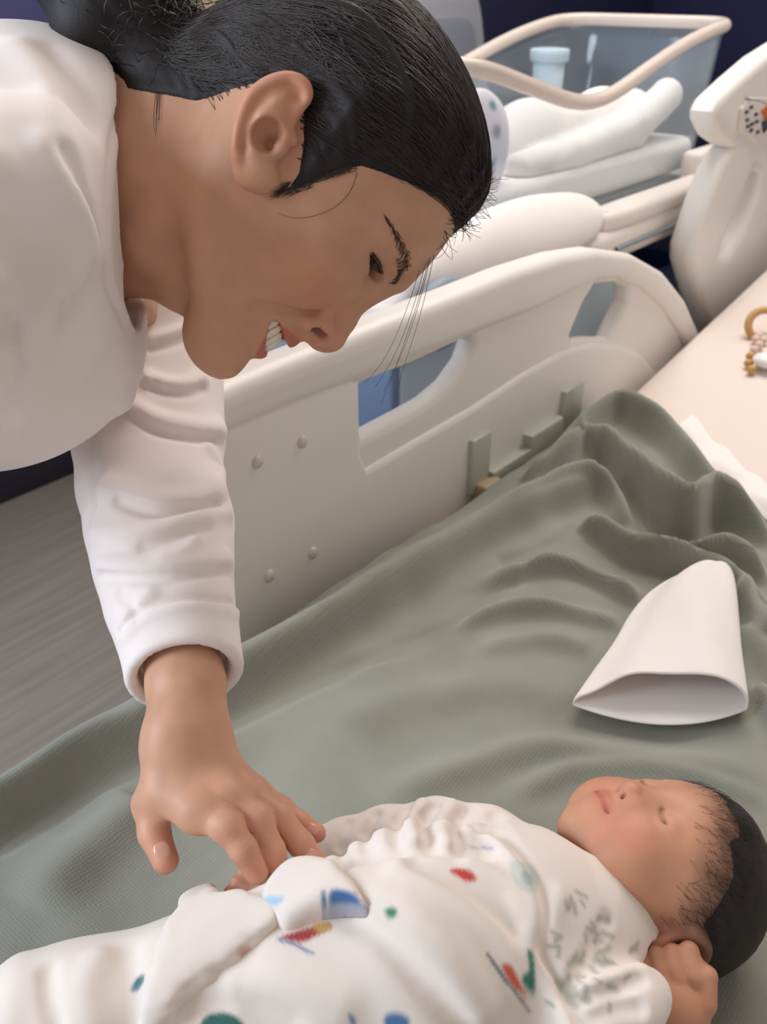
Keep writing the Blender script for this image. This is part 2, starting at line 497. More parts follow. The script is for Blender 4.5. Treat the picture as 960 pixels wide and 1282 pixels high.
# ---- head-side rail on the raised section
HY = 0.60
hr = empty('head_rail', (1.7, HY + 0.02, 0.7)); hr.parent = bed; hr.matrix_parent_inverse = Matrix.Translation(bed.location).inverted()
hr['label'] = 'ivory head-end rail with control panel and long slot'
o2 = on_rail([(1010, 38), (960, 70), (928, 98), (903, 122), (894, 140), (894, 156), (902, 174), (919, 186), (905, 206), (886, 254), (868, 308), (866, 330), (872, 356), (884, 398), (900, 440), (1010, 440), (1150, 330), (1150, 60), (1070, 20)], HY)
slot = on_rail([(944, 212), (954, 218), (948, 246), (930, 292), (914, 318), (903, 320), (904, 308), (917, 276), (930, 244)], HY)
plate('rail_panel', [o2, slot], 0.046, 0.017, rail_M(HY + 0.023), M_white, hr, res=4)
pan = on_rail([(925, 136), (938, 122), (990, 122), (990, 180), (945, 180), (922, 162)], HY)
kp = plate('control_panel', [pan], 0.008, 0.002, rail_M(HY - 0.001), material('keypad', srgb(222, 214, 208), rough=0.4), hr)
M_btn = material('keypad_mark', srgb(70, 66, 80), rough=0.5); M_org = material('orange_mark', srgb(196, 106, 62), rough=0.5)
for i, (x, y) in enumerate([(930, 140), (936, 134), (942, 143), (931, 150), (937, 155), (943, 152), (936, 163), (944, 165), (932, 158)]):
    rb = np.array(on_rail([(x - 1.5, y - 1.5), (x + 1.5, y + 1.5)], HY)); lo, hi = rb.min(0), rb.max(0)
    box('button', (lo[0], HY - 0.007, lo[1]), (hi[0], HY - 0.003, hi[1]), M_btn, kp, bev=0.0005)
plate('warning_mark', [on_rail([(948, 138), (960, 128), (960, 146), (954, 150)], HY)], 0.004, 0.0005, rail_M(HY - 0.006), M_org, kp)
plate('warning_mark', [on_rail([(949, 152), (956, 150), (958, 158), (951, 166)], HY)], 0.004, 0.0005, rail_M(HY - 0.006), M_btn, kp)
tube('panel_line', [np.array(ony(x, y, HY - 0.004)) for x, y in ((934, 124), (950, 126), (962, 132))], 0.0012, M_btn, kp)
for xx in (1.75, 1.95): box('rail_bracket', (xx - 0.03, 0.53, 0.46), (xx + 0.03, HY + 0.02, 0.56), M_steel, hr, bev=0.006)
for xx in (0.75, 1.25): box('rail_bracket', (xx - 0.03, 0.53, 0.47), (xx + 0.03, RY + 0.03, 0.58), M_steel, r1, bev=0.006)
# ================================================================== grey-green blanket on the bed
M_blanket = material('thermal_blanket', srgb(136, 136, 125), rough=0.95, spec=0.08, var=0.10, vscale=14, sheen=0.35)
nt = M_blanket.node_tree; N, L = nt.nodes, nt.links
tc = N.new('ShaderNodeTexCoord')
w1 = N.new('ShaderNodeTexWave'); w1.inputs['Scale'].default_value = 130; w1.inputs['Distortion'].default_value = 4.0; w1.inputs['Detail'].default_value = 2; w1.bands_direction = 'X'
w2 = N.new('ShaderNodeTexWave'); w2.inputs['Scale'].default_value = 130; w2.inputs['Distortion'].default_value = 4.0; w2.inputs['Detail'].default_value = 2; w2.bands_direction = 'Y'
n3 = N.new('ShaderNodeTexNoise'); n3.inputs['Scale'].default_value = 420; n3.inputs['Detail'].default_value = 2
ad = N.new('ShaderNodeMath'); ad.operation = 'ADD'; ad2 = N.new('ShaderNodeMath'); ad2.operation = 'ADD'
for w in (w1, w2, n3): L.new(tc.outputs['Object'], w.inputs['Vector'])
L.new(w1.outputs['Fac'], ad.inputs[0]); L.new(w2.outputs['Fac'], ad.inputs[1]); L.new(ad.outputs[0], ad2.inputs[0]); L.new(n3.outputs['Fac'], ad2.inputs[1])
bp = N.new('ShaderNodeBump'); bp.inputs['Strength'].default_value = 0.13; bp.inputs['Distance'].default_value = 0.0015
L.new(ad2.outputs[0], bp.inputs['Height']); L.new(bp.outputs[0], N['Principled BSDF'].inputs['Normal'])

def pl(pxs, z=0.67, n=6): return catmull([onz(x, y, z)[:2] for x, y in pxs], n)
def dist2(P, line):
    """distance, signed side and running fraction to a 2D polyline"""
    best = np.full(len(P), 9.0); side = np.zeros(len(P)); tt = np.zeros(len(P))
    n = len(line) - 1
    for i in range(n):
        a, b = line[i], line[i + 1]
        ba = b - a; pa = P - a
        t = np.clip((pa @ ba) / (ba @ ba + 1e-12), 0, 1)
        q = pa - t[:, None] * ba
        d = np.sqrt((q * q).sum(1)); m = d < best
        best[m] = d[m]; tt[m] = (i + t[m]) / n
        side[m] = np.sign(ba[0] * pa[m, 1] - ba[1] * pa[m, 0])
    return best, side, tt
FOLDS = [  # pixel polyline along the crest, height, width on the near (right of travel) side, width on the far side
    ([(-60, 1035), (0, 1005), (100, 940), (185, 902), (290, 852), (400, 792), (500, 730), (600, 668), (680, 628), (735, 608)], 0.029, 0.017, 0.040),
    ([(560, 688), (640, 640), (700, 612), (742, 606), (772, 622), (784, 652)], 0.030, 0.014, 0.020),
    ([(720, 530), (745, 556), (772, 582), (800, 612), (832, 648), (858, 664), (885, 640), (915, 645), (962, 668)], 0.050, 0.013, 0.016),
    ([(690, 560), (720, 540), (768, 512), (805, 528), (835, 548), (872, 588), (905, 622), (960, 655)], 0.034, 0.016, 0.014),
    ([(722, 642), (752, 660), (790, 688), (830, 702), (880, 708), (960, 745)], 0.030, 0.010, 0.014),
    ([(655, 598), (690, 580), (716, 560), (726, 545)], 0.030, 0.012, 0.014),
    ([(800, 640), (830, 672), (868, 690), (910, 690), (960, 712)], 0.026, 0.010, 0.012),
    ([(600, 722), (660, 706), (715, 706), (760, 722), (800, 742)], 0.016, 0.010, 0.018),
    ([(560, 772), (640, 755), (715, 758), (775, 770)], 0.012, 0.012, 0.018),
    ([(924, 727), (945, 760), (965, 800)], 0.024, 0.012, 0.016),
    ([(948, 850), (965, 880), (1000, 920)], 0.014, 0.010, 0.012),
    ([(600, 800), (680, 790), (740, 800)], 0.007, 0.016, 0.020),
    ([(420, 900), (520, 860), (640, 850), (720, 870)], 0.006, 0.03, 0.03),
    ([(480, 985), (580, 950), (680, 925), (800, 935), (960, 960)], 0.009, 0.02, 0.022),
    ([(640, 985), (720, 950), (820, 948), (960, 985)], 0.008, 0.014, 0.016),
    ([(30, 1120), (120, 1040), (180, 990)], 0.010, 0.03, 0.035),
    ([(930, 770), (955, 800), (990, 850)], 0.012, 0.02, 0.02),
]
CREASE = [([(0, 1040), (100, 980), (180, 940), (290, 888), (450, 815), (560, 772), (640, 716), (690, 680), (728, 642)], 0.008, 0.008),
          ([(748, 572), (775, 612), (815, 655), (850, 690), (880, 700)], 0.026, 0.009),
          ([(790, 560), (830, 592), (880, 622)], 0.010, 0.010),
          ([(640, 690), (720, 668), (760, 690)], 0.012, 0.010)]
h = 0.0037
gx = np.arange(-0.25, 1.36, h); gy = np.arange(-0.33, 0.612, h)
GX, GY = np.meshgrid(gx, gy, indexing='ij')
P2 = np.stack([GX.ravel(), GY.ravel()], -1)
def blanket_h(P2):
    z = 0.006 + 0.0025 * np.sin(P2[:, 0] * 21 + 3 * np.sin(P2[:, 1] * 9)) * np.sin(P2[:, 1] * 17 + 1.3) + 0.0012 * np.sin(P2 @ np.array([60, 33]) + 2 * np.sin(P2 @ np.array([-20, 31])))
    acc = np.zeros(len(P2))
    for pts, hh, wn, wf in FOLDS:
        d, s, t = dist2(P2, pl(pts))
        k_ = 1.0 if len(pts) > 9 else 0.84
        w = np.where(s > 0, wf * 0.9, wn * 0.8) * k_
        acc = acc + (1.45 * hh * np.exp(-(d / w) ** 2) * (0.88 + 0.12 * np.sin(t * 9 + hh * 300)) * (1.0 if len(pts) > 9 else ss(t, -0.06, 0.22) * ss(1.06 - t, 0, 0.2))) ** 3
    z = z + np.cbrt(acc)
    for pts, hh, w in CREASE:
        d, s, t = dist2(P2, pl(pts))
        z = z - hh * np.exp(-(d / w) ** 2)
    return np.maximum(z, 0.003)
Z = blanket_h(P2)
zb = top_z(P2[:, 0]) + Z
# over the far edge the cloth hangs down
ov = np.maximum(0, P2[:, 1] - 0.545)
zb = zb - ss(ov, 0.0, 0.022) * 0.07 - np.maximum(0, ov - 0.012) * 3.5
Yb = np.where(P2[:, 1] > 0.545, 0.545 + 0.026 * (1 - np.exp(-ov / 0.03)), P2[:, 1])
# blanket outline: beyond its head-side edge there is only the sheet
edge = pl([(668, 560), (700, 540), (768, 508), (806, 522), (838, 541), (878, 580), (915, 620), (965, 650), (1100, 700)], 0.665)
de, se, te = dist2(P2, edge)
out = (se > 0) & (P2[:, 0] > 0.85)
zb = np.where(out, np.maximum(zb - ss(de, 0, 0.02) * 0.05, top_z(P2[:, 0]) - 0.006), zb)
idx = np.arange(len(P2)).reshape(GX.shape)
keepv = (~(out & (de > 0.022))).reshape(GX.shape)
q = np.stack([idx[:-1, :-1], idx[1:, :-1], idx[1:, 1:], idx[:-1, 1:]], -1)
kq = keepv[:-1, :-1] & keepv[1:, :-1] & keepv[1:, 1:] & keepv[:-1, 1:]
me = mesh_np('blanket', np.stack([P2[:, 0], Yb, zb], -1), q[kq])
ob = put('blanket', me, M_blanket); tag(ob, 'rumpled grey-green thermal blanket spread over the hospital bed', 'blanket')
def bed_top(x, y):
    """height of the blanket at a point"""
    P = np.array([[x, y]]); return float(top_z(np.array(x)) + blanket_h(P)[0])
# ================================================================== the woman leaning over the bed
woman = empty('person', (0.16, 1.02, 0.0))
tag(woman, 'dark-haired woman in a white long-sleeved top leaning over the bed, smiling and touching the baby', 'person')
# ---- head frame: x to her right (towards the camera), f forward, u up
H_O = at(420, 300, 0.625)
hx = -ray(420, 300); hx = hx / np.linalg.norm(hx)
hu = RT * 0.843 + UP * 0.538; hu = hu - hx * (hu @ hx); hu = hu / np.linalg.norm(hu)
hf = np.cross(hu, hx)
PSI = math.radians(12.0)
RHO = math.radians(8.0)
HF = hf * math.cos(PSI) + hx * math.sin(PSI)
HX = hx * math.cos(PSI) - hf * math.sin(PSI)
HX, hu = HX * math.cos(RHO) + hu * math.sin(RHO), hu * math.cos(RHO) - HX * math.sin(RHO)
HR = np.stack([HX, HF, hu], 1)                       # columns: local axes
def h2w(q): return H_O + np.asarray(q) @ HR.T
def w2h(p): return (np.asarray(p) - H_O) @ HR
def px_fu(x, y, plane=0.0):
    """where a pixel's ray meets the plane x = plane of the head"""
    r = ray(x, y); c = (CAM - H_O) @ HX
    t = (plane - c) / (r @ HX)
    q = w2h(CAM + t * r); return q[1], q[2]
PROF = [(610, 205), (590, 250), (565, 275), (549, 285), (541, 308), (530, 331), (501, 356), (476, 370), (455, 379), (447, 393), (436, 414), (426, 435), (413, 440), (397, 429), (386, 422), (374, 431), (367, 433), (359, 431), (347, 430), (332, 437), (330, 447), (320, 454), (297, 466), (276, 477), (263, 478), (251, 471)]
pf = np.array([px_fu(x, y) for x, y in PROF])
def tabf(u, tab):
    t = np.array(sorted(tab)); return np.interp(u, t[:, 0], t[:, 1])
mm = 0.001
PB = [(u * mm, f * mm) for u, f in [(110, -8), (95, 8), (80, 19), (66, 25), (50, 32), (35, 38), (20, 42), (6, 42), (-8, 40), (-25, 37.5), (-45, 36), (-56, 32), (-70, 25), (-84, 27), (-92, 31), (-103, 33), (-112, 28), (-120, 15), (-128, -4)]]
WB = [(u * mm, w * mm) for u, w in [(110, 58), (80, 66), (50, 68), (20, 69), (-15, 69), (-40, 67), (-60, 62), (-80, 56), (-95, 49), (-105, 43), (-115, 36), (-125, 28)]]
DB = [(u * mm, w * mm) for u, w in [(110, 80), (20, 82), (-30, 84), (-70, 80), (-100, 68), (-120, 58)]]
def gauss(q, c, s):
    c = np.asarray(c) * mm; s = np.asarray(s) * mm
    return np.exp(-(((q - c) / s) ** 2).sum(1))
EYE = np.array([31.0, 21.0, 8.5])
def head_core(q):
    """q local with |x|"""
    x, f, u = q[:, 0], q[:, 1], q[:, 2]
    uc = np.clip(u, -0.128, 0.11)
    pb, W, D = tabf(uc, PB), tabf(uc, WB), tabf(uc, DB)
    fc = pb - D
    e = np.sqrt((x / W) ** 2 + (np.maximum(f - fc, 0) / D) ** 2) + 1e-9
    dA = (e - 1) * W * 0.92
    dA = smax(dA, (-0.121 - u + (0.030 - f) * 0.52) * 0.885, 0.020)
    dA = smax(dA, u - 0.085, 0.03)
    dA = smax(dA, -0.075 - f, 0.03)
    d = smin(dA, ellip(q, np.array([0, -0.052, 0.024]), (0.074, 0.093, 0.086)), 0.03)
    return d
CROW = [np.array(c) * mm for c in ([(44, 19, 8), (50, 13, 10), (55, 6, 11)], [(44, 18, 6), (51, 12, 5.5), (56, 5, 4.5)], [(43, 18, 3), (50, 12, 0), (54, 6, -4)], [(40, 24, -1), (46, 19, -6), (50, 13, -12)])]
def head_sdf(p):
    q = w2h(p); q = q.copy(); sx = q[:, 0].copy(); q[:, 0] = np.abs(q[:, 0])
    x, f, u = q[:, 0], q[:, 1], q[:, 2]
    d = head_core(q)
    # muzzle and chin
    d = smin(d, ellip(q, np.array([0, 0.005, -0.062]), (0.033, 0.0375, 0.029)), 0.012)
    d = smin(d, ellip(q, np.array([0, 0.0165, -0.102]), (0.021, 0.023, 0.018)), 0.016)
    # big soft forms
    d = d - 0.0065 * gauss(q, (42, 20, -33), (20, 30, 17))          # smiling cheek
    d = d - 0.0030 * gauss(q, (24, 38, 24), (20, 18, 9))            # brow ridge
    d = d + 0.0100 * gauss(q, (29, 38, 6), (15, 22, 11))            # eye socket
    d = d + 0.0032 * gauss(q, (64, 8, 30), (14, 25, 22))            # temple
    d = d - 0.0030 * gauss(q, (60, 2, -12), (14, 24, 10))           # cheekbone
    d = d + 0.0040 * gauss(q, (60, -12, -58), (14, 26, 18))         # hollow below the cheekbone
    # eyeball under the lids
    ec = EYE * mm
    lid = sphere(q, ec, 0.0146)
    d = smin(d, lid, 0.006)
    d = d - 0.0016 * gauss(q, (33, 36, -3.5), (13, 8, 3.2))           # lower-lid roll
    d = d + 0.0022 * gauss(q, (30, 38, 20), (14, 10, 2.6))          # upper-lid crease
    # nose
    nb = [np.array([0, f_, u_]) * mm for f_, u_ in [(38.5, 10), (39.5, -4), (47.0, -22), (52.5, -34.5)]]
    nose = chain(q, nb, [0.0062, 0.0062, 0.0078, 0.0094], 0.004)
    nose = smin(nose, sphere(q, np.array([0.0, 0.0505, -0.0400]), 0.0088), 0.006)
    nose = smin(nose, ellip(q, np.array([0.0122, 0.0410, -0.0375]), (0.0078, 0.0120, 0.0088)), 0.0045)
    nose = smin(nose, cap(q, np.array([0, 0.050, -0.045]), np.array([0, 0.037, -0.049]), 0.0042, 0.005), 0.004)
    d = smin(d, nose, 0.0085)
    d = d + 0.0028 * gauss(q, (19.5, 33, -36), (3.2, 8, 9))          # groove round the nose wing
    nos = ellip(q, np.array([0.0126, 0.0455, -0.0408]), (0.0046, 0.0078, 0.0044))
    d = smax(d, -nos, 0.0022)
    # smile fold from nose wing past the mouth corner
    fold = polydist(q, np.array([(19, 34, -39), (27, 29, -50), (32, 22, -60), (33.5, 16, -70)]) * mm)
    d = d + 0.0032 * np.exp(-(fold / 0.0036) ** 2)
    # lips: swept along the smile
    um = lambda t: -69.5 + 8.0 * t * t
    lipf = lambda t: 38.5 - 17.5 * t * t
    ts = np.linspace(0, 1, 7)
    upl = np.array([(28 * t, lipf(t) + 1.6, um(t) + 10.4 * (1 - t ** 1.7) + 0.8) for t in ts]) * mm
    lol = np.array([(27.5 * t, lipf(t) - 2.6 - 0.5 * t, um(t) - 9.8 * (1 - t ** 1.8) - 0.5) for t in ts]) * mm
    ru = 0.0046 * (1 - 0.62 * ts ** 2); rl = 0.0054 * (1 - 0.66 * ts ** 2)
    lips = np.minimum(near(q, upl, 0.03, lambda z: chain(z, upl, ru, 0.002), 0.03), near(q, lol, 0.03, lambda z: chain(z, lol, rl, 0.002), 0.03))
    d = smin(d, lips, 0.0045)
    # open mouth
    tx = np.clip(x / 0.0268, 0, 1)
    half = 0.0080 * np.sqrt(np.maximum(1 - tx ** 2, 0)) - 0.0004
    mo = np.maximum(np.abs(u - (um(tx) - 0.6) * mm) - half, np.abs(x) - 0.0272)
    mo = np.maximum(mo, -(f + 0.002))
    mo = np.maximum(mo, f - 0.06)
    d = smax(d, -mo, 0.0014)
    for cf in CROW:
        d = d + 0.0008 * np.exp(-(near(q, cf, 0.006, lambda z: polydist(z, cf), 0.05) / 0.0012) ** 2)
    # eye opening
    w = (q - ec) @ np.array([[1, 0, 0], [0, 1, 0], [0, 0, 1]])
    ang_u = u - ec[2]
    xo = np.clip((x - ec[0]) / 0.0158, -1, 1)
    lo_ = (-5.2 + 1.6 * xo) * mm * np.sqrt(np.maximum(1 - xo ** 2, 0)); hi_ = (3.0 - 0.8 * xo) * mm * np.sqrt(np.maximum(1 - xo ** 2, 0))
    sl = np.maximum(np.maximum(ang_u - hi_, lo_ - ang_u), np.abs(x - ec[0]) - 0.0154)
    sl = np.maximum(sl, ec[1] - 0.002 - f)
    d = smax(d, -sl, 0.0010)
    return d
# ---- neck (world space)
NK = [(at(318, 215, 0.628), 0.052), (at(250, 225, 0.632), 0.054), (at(175, 232, 0.640), 0.058), (at(90, 250, 0.645), 0.066), (at(20, 270, 0.65), 0.07)]
TH = [(at(285, 350, 0.63), 0.018), (at(238, 340, 0.632), 0.026), (at(185, 312, 0.638), 0.028), (at(120, 305, 0.645), 0.03)]
def neck_sdf(p):
    d = chain(p, [a for a, r in NK], [r for a, r in NK], 0.012)
    d = smin(d, chain(p, [a for a, r in TH], [r for a, r in TH], 0.01), 0.02)
    # the long neck muscle from behind the ear to the collar bone
    d = smin(d, cap(p, at(300, 215, 0.585), at(175, 300, 0.60), 0.016, 0.012), 0.02)
    d = smin(d, cap(p, at(250, 150, 0.61), at(150, 140, 0.63), 0.028, 0.034), 0.02)
    return d
def head_neck(p): return smin(head_sdf(p), neck_sdf(p), 0.013)
# ---- ear
def ear_pt(x, y, out):
    b = march(head_core_w, [(x, y)])[0]
    r = ray(x, y); return b - r / np.linalg.norm(r) * out * mm
def head_core_w(p):
    q = w2h(p); q[:, 0] = np.abs(q[:, 0]); return head_core(q)
hel = [(368, 178, 4), (362, 160, 7), (372, 138, 8), (383, 120, 9), (378, 105, 12), (360, 99, 15), (338, 105, 18), (318, 120, 20), (305, 145, 20), (299, 172, 18), (298, 198, 14), (303, 220, 9)]
HEL = catmull([ear_pt(*e) for e in hel], 3)
ANT = catmull([ear_pt(*e) for e in [(352, 120, 11), (334, 138, 14), (322, 160, 15), (316, 184, 14), (322, 206, 11), (336, 214, 9)]], 3)
ANT2 = np.array([ear_pt(*e) for e in [(334, 138, 14), (352, 136, 10), (366, 132, 8)]])
LOB = ear_pt(317, 222, 7); LOB2 = ear_pt(336, 228, 4)
TRG = ear_pt(352, 186, 6); CON = ear_pt(336, 170, 16); CAN = ear_pt(340, 182, 3)
EB = np.array([ear_pt(*e) for e in [(366, 112, 5), (345, 128, 5), (330, 165, 7), (325, 205, 5)]])
HELr = np.interp(np.linspace(0, 11, len(HEL)), np.arange(12), [.0026, .0028, .003, .0034, .0036, .0038, .004, .004, .0038, .0036, .0036, .0038])
def ear_sdf(p):
    e = chain(p, EB, [0.0075, 0.0115, 0.0135, 0.0095], 0.006)
    e = smin(e, chain(p, HEL, HELr, 0.002), 0.0035)
    groove = polydist(p, np.array([ear_pt_cache[i] for i in range(len(ear_pt_cache))]))
    e = e + 0.0036 * np.exp(-(groove / 0.0032) ** 2)
    e = smin(e, np.minimum(chain(p, ANT, [.003] * len(ANT), 0.002), chain(p, ANT2, [.0028] * 3, 0.002)), 0.004)
    e = smin(e, sphere(p, LOB, 0.0078), 0.007); e = smin(e, sphere(p, LOB2, 0.0065), 0.007)
    e = smax(e, -sphere(p, CON, 0.0094), 0.004)
    e = smax(e, -cap(p, CON, CAN, 0.0034), 0.005)
    e = smin(e, sphere(p, TRG, 0.0042), 0.004)
    return e
ear_pt_cache = np.array([ear_pt(*e) for e in [(374, 122, 13), (360, 110, 17), (338, 117, 20), (320, 134, 22), (310, 158, 22), (307, 184, 18)]])
def woman_top(p):
    d = head_neck(p)
    return smin(d, near(p, HEL, 0.03, ear_sdf, 0.03), 0.004)

SK = np.array(srgb(198, 150, 123)); LIP = np.array(srgb(186, 100, 92)); RED = np.array(srgb(205, 132, 110)); DKR = np.array(srgb(70, 26, 24))
BROW = catmull([(14, 43, 15.5), (24, 42, 22.0), (33, 36, 25.5), (43, 25, 25.5), (51, 13, 23.5)], 8)
def head_color(V):
    q = w2h(V); q[:, 0] = np.abs(q[:, 0]); x, f, u = q.T / mm
    c = np.tile(SK, (len(V), 1))
    c = mix(c, RED, 0.55 * gauss(q, (42, 25, -34), (20, 40, 16)) + 0.5 * gauss(q, (0, 52, -38), (16, 12, 12)))
    t = np.clip(x / 27, 0, 1); um = -69.5 + 8.0 * t * t
    front = ss(f - (31 - 17.5 * t * t), -6, -1) * ss(28.5 - x, 0, 2)
    up = ss(u - (um - 1), 0, 1) * ss((um + 15.5 * (1 - t ** 2.0) + 1.0) - u, 0, 2.0)
    lo = ss((um + 1) - u, 0, 1) * ss(u - (um - 16.0 * (1 - t ** 2.2) - 0.8), 0, 2.0)
    c = mix(c, LIP, 0.85 * front * np.clip(up + lo, 0, 1))
    ins = ss((31 - 17 * t * t) - f, 0, 2) * (np.abs(u - um) < 9) * (x < 27.4) * ss(f, -9, -4)
    c = mix(c, DKR, np.clip(ins, 0, 1))
    c = mix(c, DKR, 0.9 * gauss(q, (11.2, 45.5, -40.5), (3.6, 6.5, 3.4)))
    bd = polydist(q, BROW * mm)
    c = mix(c, np.array(srgb(92, 68, 60)), 0.6 * np.exp(-(bd / 0.0026) ** 2))
    ed = np.minimum(polydist(V, HEL), 0.05)
    c = mix(c, RED, 0.5 * np.exp(-(ed / 0.008) ** 2))
    sp = 1 + 0.03 * vnoise(V, 260, 3) + 0.03 * vnoise(V, 70, 5)
    return c * sp[:, None]
Vh, Qh = mesh_sdf(woman_top, H_O - np.array([0.26, 0.26, 0.22]), H_O + np.array([0.18, 0.22, 0.20]), 0.0016, margin=1.25)
# ---- arm and hand
ARM = [(at(205, 395, 0.83), 0.045), (at(198, 560, 0.76), 0.042), (at(205, 690, 0.70), 0.036), (at(222, 780, 0.648), 0.027), (at(233, 860, 0.616), 0.0235), (at(234, 920, 0.598), 0.0222)]
def hp(x, y, d): return at(x, y, d)
FING = {
    'thumb':  [(hp(216, 958, .594), .0130), (hp(189, 1006, .586), .0112), (hp(193, 1043, .578), .0092), (hp(207, 1077, .570), .0080)],
    'index':  [(hp(222, 962, .588), .0120), (hp(248, 1014, .566), .0112), (hp(284, 1034, .556), .0088), (hp(305, 1064, .553), .0080), (hp(321, 1092, .555), .0070)],
    'middle': [(hp(238, 956, .590), .0120), (hp(283, 996, .574), .0108), (hp(322, 1026, .567), .0086), (hp(340, 1066, .564), .0080), (hp(351, 1102, .566), .0070)],
    'ring':   [(hp(252, 952, .596), .0115), (hp(305, 992, .588), .0104), (hp(348, 1024, .580), .0083), (hp(376, 1056, .577), .0077), (hp(398, 1082, .577), .0068)],
    'little': [(hp(262, 950, .602), .0110), (hp(318, 994, .604), .0096), (hp(350, 1014, .600), .0076), (hp(375, 1030, .598), .0068), (hp(396, 1043, .597), .0060)],
}
wr = (at(234, 920, 0.596))
def hand_sdf(p):
    # forearm, wider across than deep
    a = [q for q, r in ARM]; r = [r for q, r in ARM]
    ax = np.array([[1.0]])
    d = chain(p, a, r, 0.01)
    # wrist block and palm
    d = smin(d, cap(p, at(222, 918, .592), at(246, 918, .604), 0.0205), 0.012)
    palm = None
    for n in ('index', 'middle', 'ring', 'little'):
        c = FING[n]
        k = cap(p, c[0][0], c[1][0], c[0][1] + 0.002, c[1][1] + 0.0005)
        palm = k if palm is None else smin(palm, k, 0.011)
    palm = smin(palm, cap(p, at(212, 950, .590), at(207, 988, .580), 0.013, 0.011), 0.014)
    palm = smin(palm, cap(p, at(205, 992, .580), at(248, 1016, .568), 0.0105, 0.010), 0.012)
    d = smin(d, palm, 0.016)
    fing = None
    for n in ('index', 'middle', 'ring', 'little'):
        c = FING[n]
        k = chain(p, [q for q, r_ in c[1:]], [r_ for q, r_ in c[1:]], 0.003)
        k = smin(k, sphere(p, c[2][0], c[2][1] + 0.0008), 0.004)
        fing = k if fing is None else np.minimum(fing, k)
    d = smin(d, fing, 0.0055)
    th = chain(p, [q for q, r_ in FING['thumb']], [r_ for q, r_ in FING['thumb']], 0.004)
    d = smin(d, th, 0.007)
    # knuckles and tendons
    for n in ('index', 'middle', 'ring', 'little'):
        c = FING[n]
        k = c[1][0] - HV * 0.0035
        d = d - 0.0016 * np.exp(-((vlen(p - k) / 0.008) ** 2))
        tn = cap(p, c[0][0] - HV * 0.010, c[1][0] - HV * 0.008, 0.0)
        d = d - 0.0010 * np.exp(-(tn / 0.0035) ** 2)
        for j in (2, 3):     # skin creases over the finger joints
            ax = c[j + 1][0] - c[j - 1][0]; ax = ax / np.linalg.norm(ax)
            s = (p - c[j][0]) @ ax; rr = vlen(p - c[j][0])
            d = d + 0.00018 * np.sin(s * 1900) * np.exp(-(rr / 0.011) ** 2) * (((p - c[j][0]) @ HV) < 0)
    # nails: flattened beds
    for c_, nrm, ln in NAILS:
        q = p - c_
        d = d + 0.0009 * np.exp(-(vlen(q) / 0.0045) ** 2)
    return d
HV = ray(290, 1020); HV = HV / np.linalg.norm(HV)
NAILS = []
cut = at(222, 780, 0.645)
Vf, Qf = None, None
lo_f = np.min([q for c in FING.values() for q, r in c] + [ARM[3][0], ARM[4][0]], axis=0) - 0.05
hi_f = np.max([q for c in FING.values() for q, r in c] + [ARM[3][0], ARM[4][0]], axis=0) + 0.05
Vf, Qf = mesh_sdf(hand_sdf, lo_f, hi_f, 0.0015, margin=1.2)
def hand_color(V):
    c = np.tile(SK, (len(V), 1))
    for n, cc in FING.items():
        for j in (1, 2, 3):
            c = mix(c, RED, 0.35 * np.exp(-(vlen(V - cc[j][0]) / 0.011) ** 2))
        c = mix(c, RED, 0.6 * np.exp(-(vlen(V - cc[-1][0]) / 0.011) ** 2))
    return c * (1 + 0.05 * vnoise(V, 300, 8) + 0.04 * vnoise(V, 90, 9))[:, None]
# ---- trunk and upper limbs, coarse: they stay inside the clothes
HIP = np.array([0.16, 1.02, 0.90])
SHR, SHL = at(-10, 270, 0.55), ARM[0][0]
CH = at(-70, 300, 0.645)
c1, c2, c3 = at(172, 92, 0.63), at(141, 280, 0.56), at(172, 416, 0.625)      # three points of the collar
COLN = np.cross(c2 - c1, c3 - c1); COLN /= np.linalg.norm(COLN)
if COLN @ (at(300, 200, 0.62) - c2) < 0: COLN = -COLN
def trunk_sdf(p):
    d = cap(p, CH, HIP, 0.085, 0.095)
    d = smin(d, cap(p, SHR, SHL, 0.03), 0.02)
    d = smin(d, chain(p, [q for q, r in NK[2:]], [r - 0.008 for q, r in NK[2:]], 0.01), 0.02)
    d = np.maximum(d, (p - c2) @ COLN + 0.012)
    d = smin(d, chain(p, [at(186, 450, 0.81)] + [q for q, r in ARM[1:4]], [0.030, 0.036, 0.032, 0.024], 0.01), 0.01)
    return d
Vt, Qt = mesh_sdf(trunk_sdf, np.min([CH, HIP, SHR, SHL, ARM[3][0]], axis=0) - 0.15, np.max([CH, HIP, SHR, SHL, NK[2][0]], axis=0) + 0.15, 0.007, margin=1.3)
M_skin = material('skin', SK, rough=0.48, spec=0.35, vcol=True, var=0.04, vscale=60, bump=0.10, bscale=900, bdist=0.0008, sss=0.12, sssc=0.006)
Vb = np.concatenate([Vh, Vf, Vt]); Qb = np.concatenate([Qh, Qf + len(Vh), Qt + len(Vh) + len(Vf)])
Cb = np.concatenate([head_color(Vh), hand_color(Vf), np.tile(SK, (len(Vt), 1))])
body = put('body', mesh_np('body', Vb, Qb, Cb), M_skin, woman)
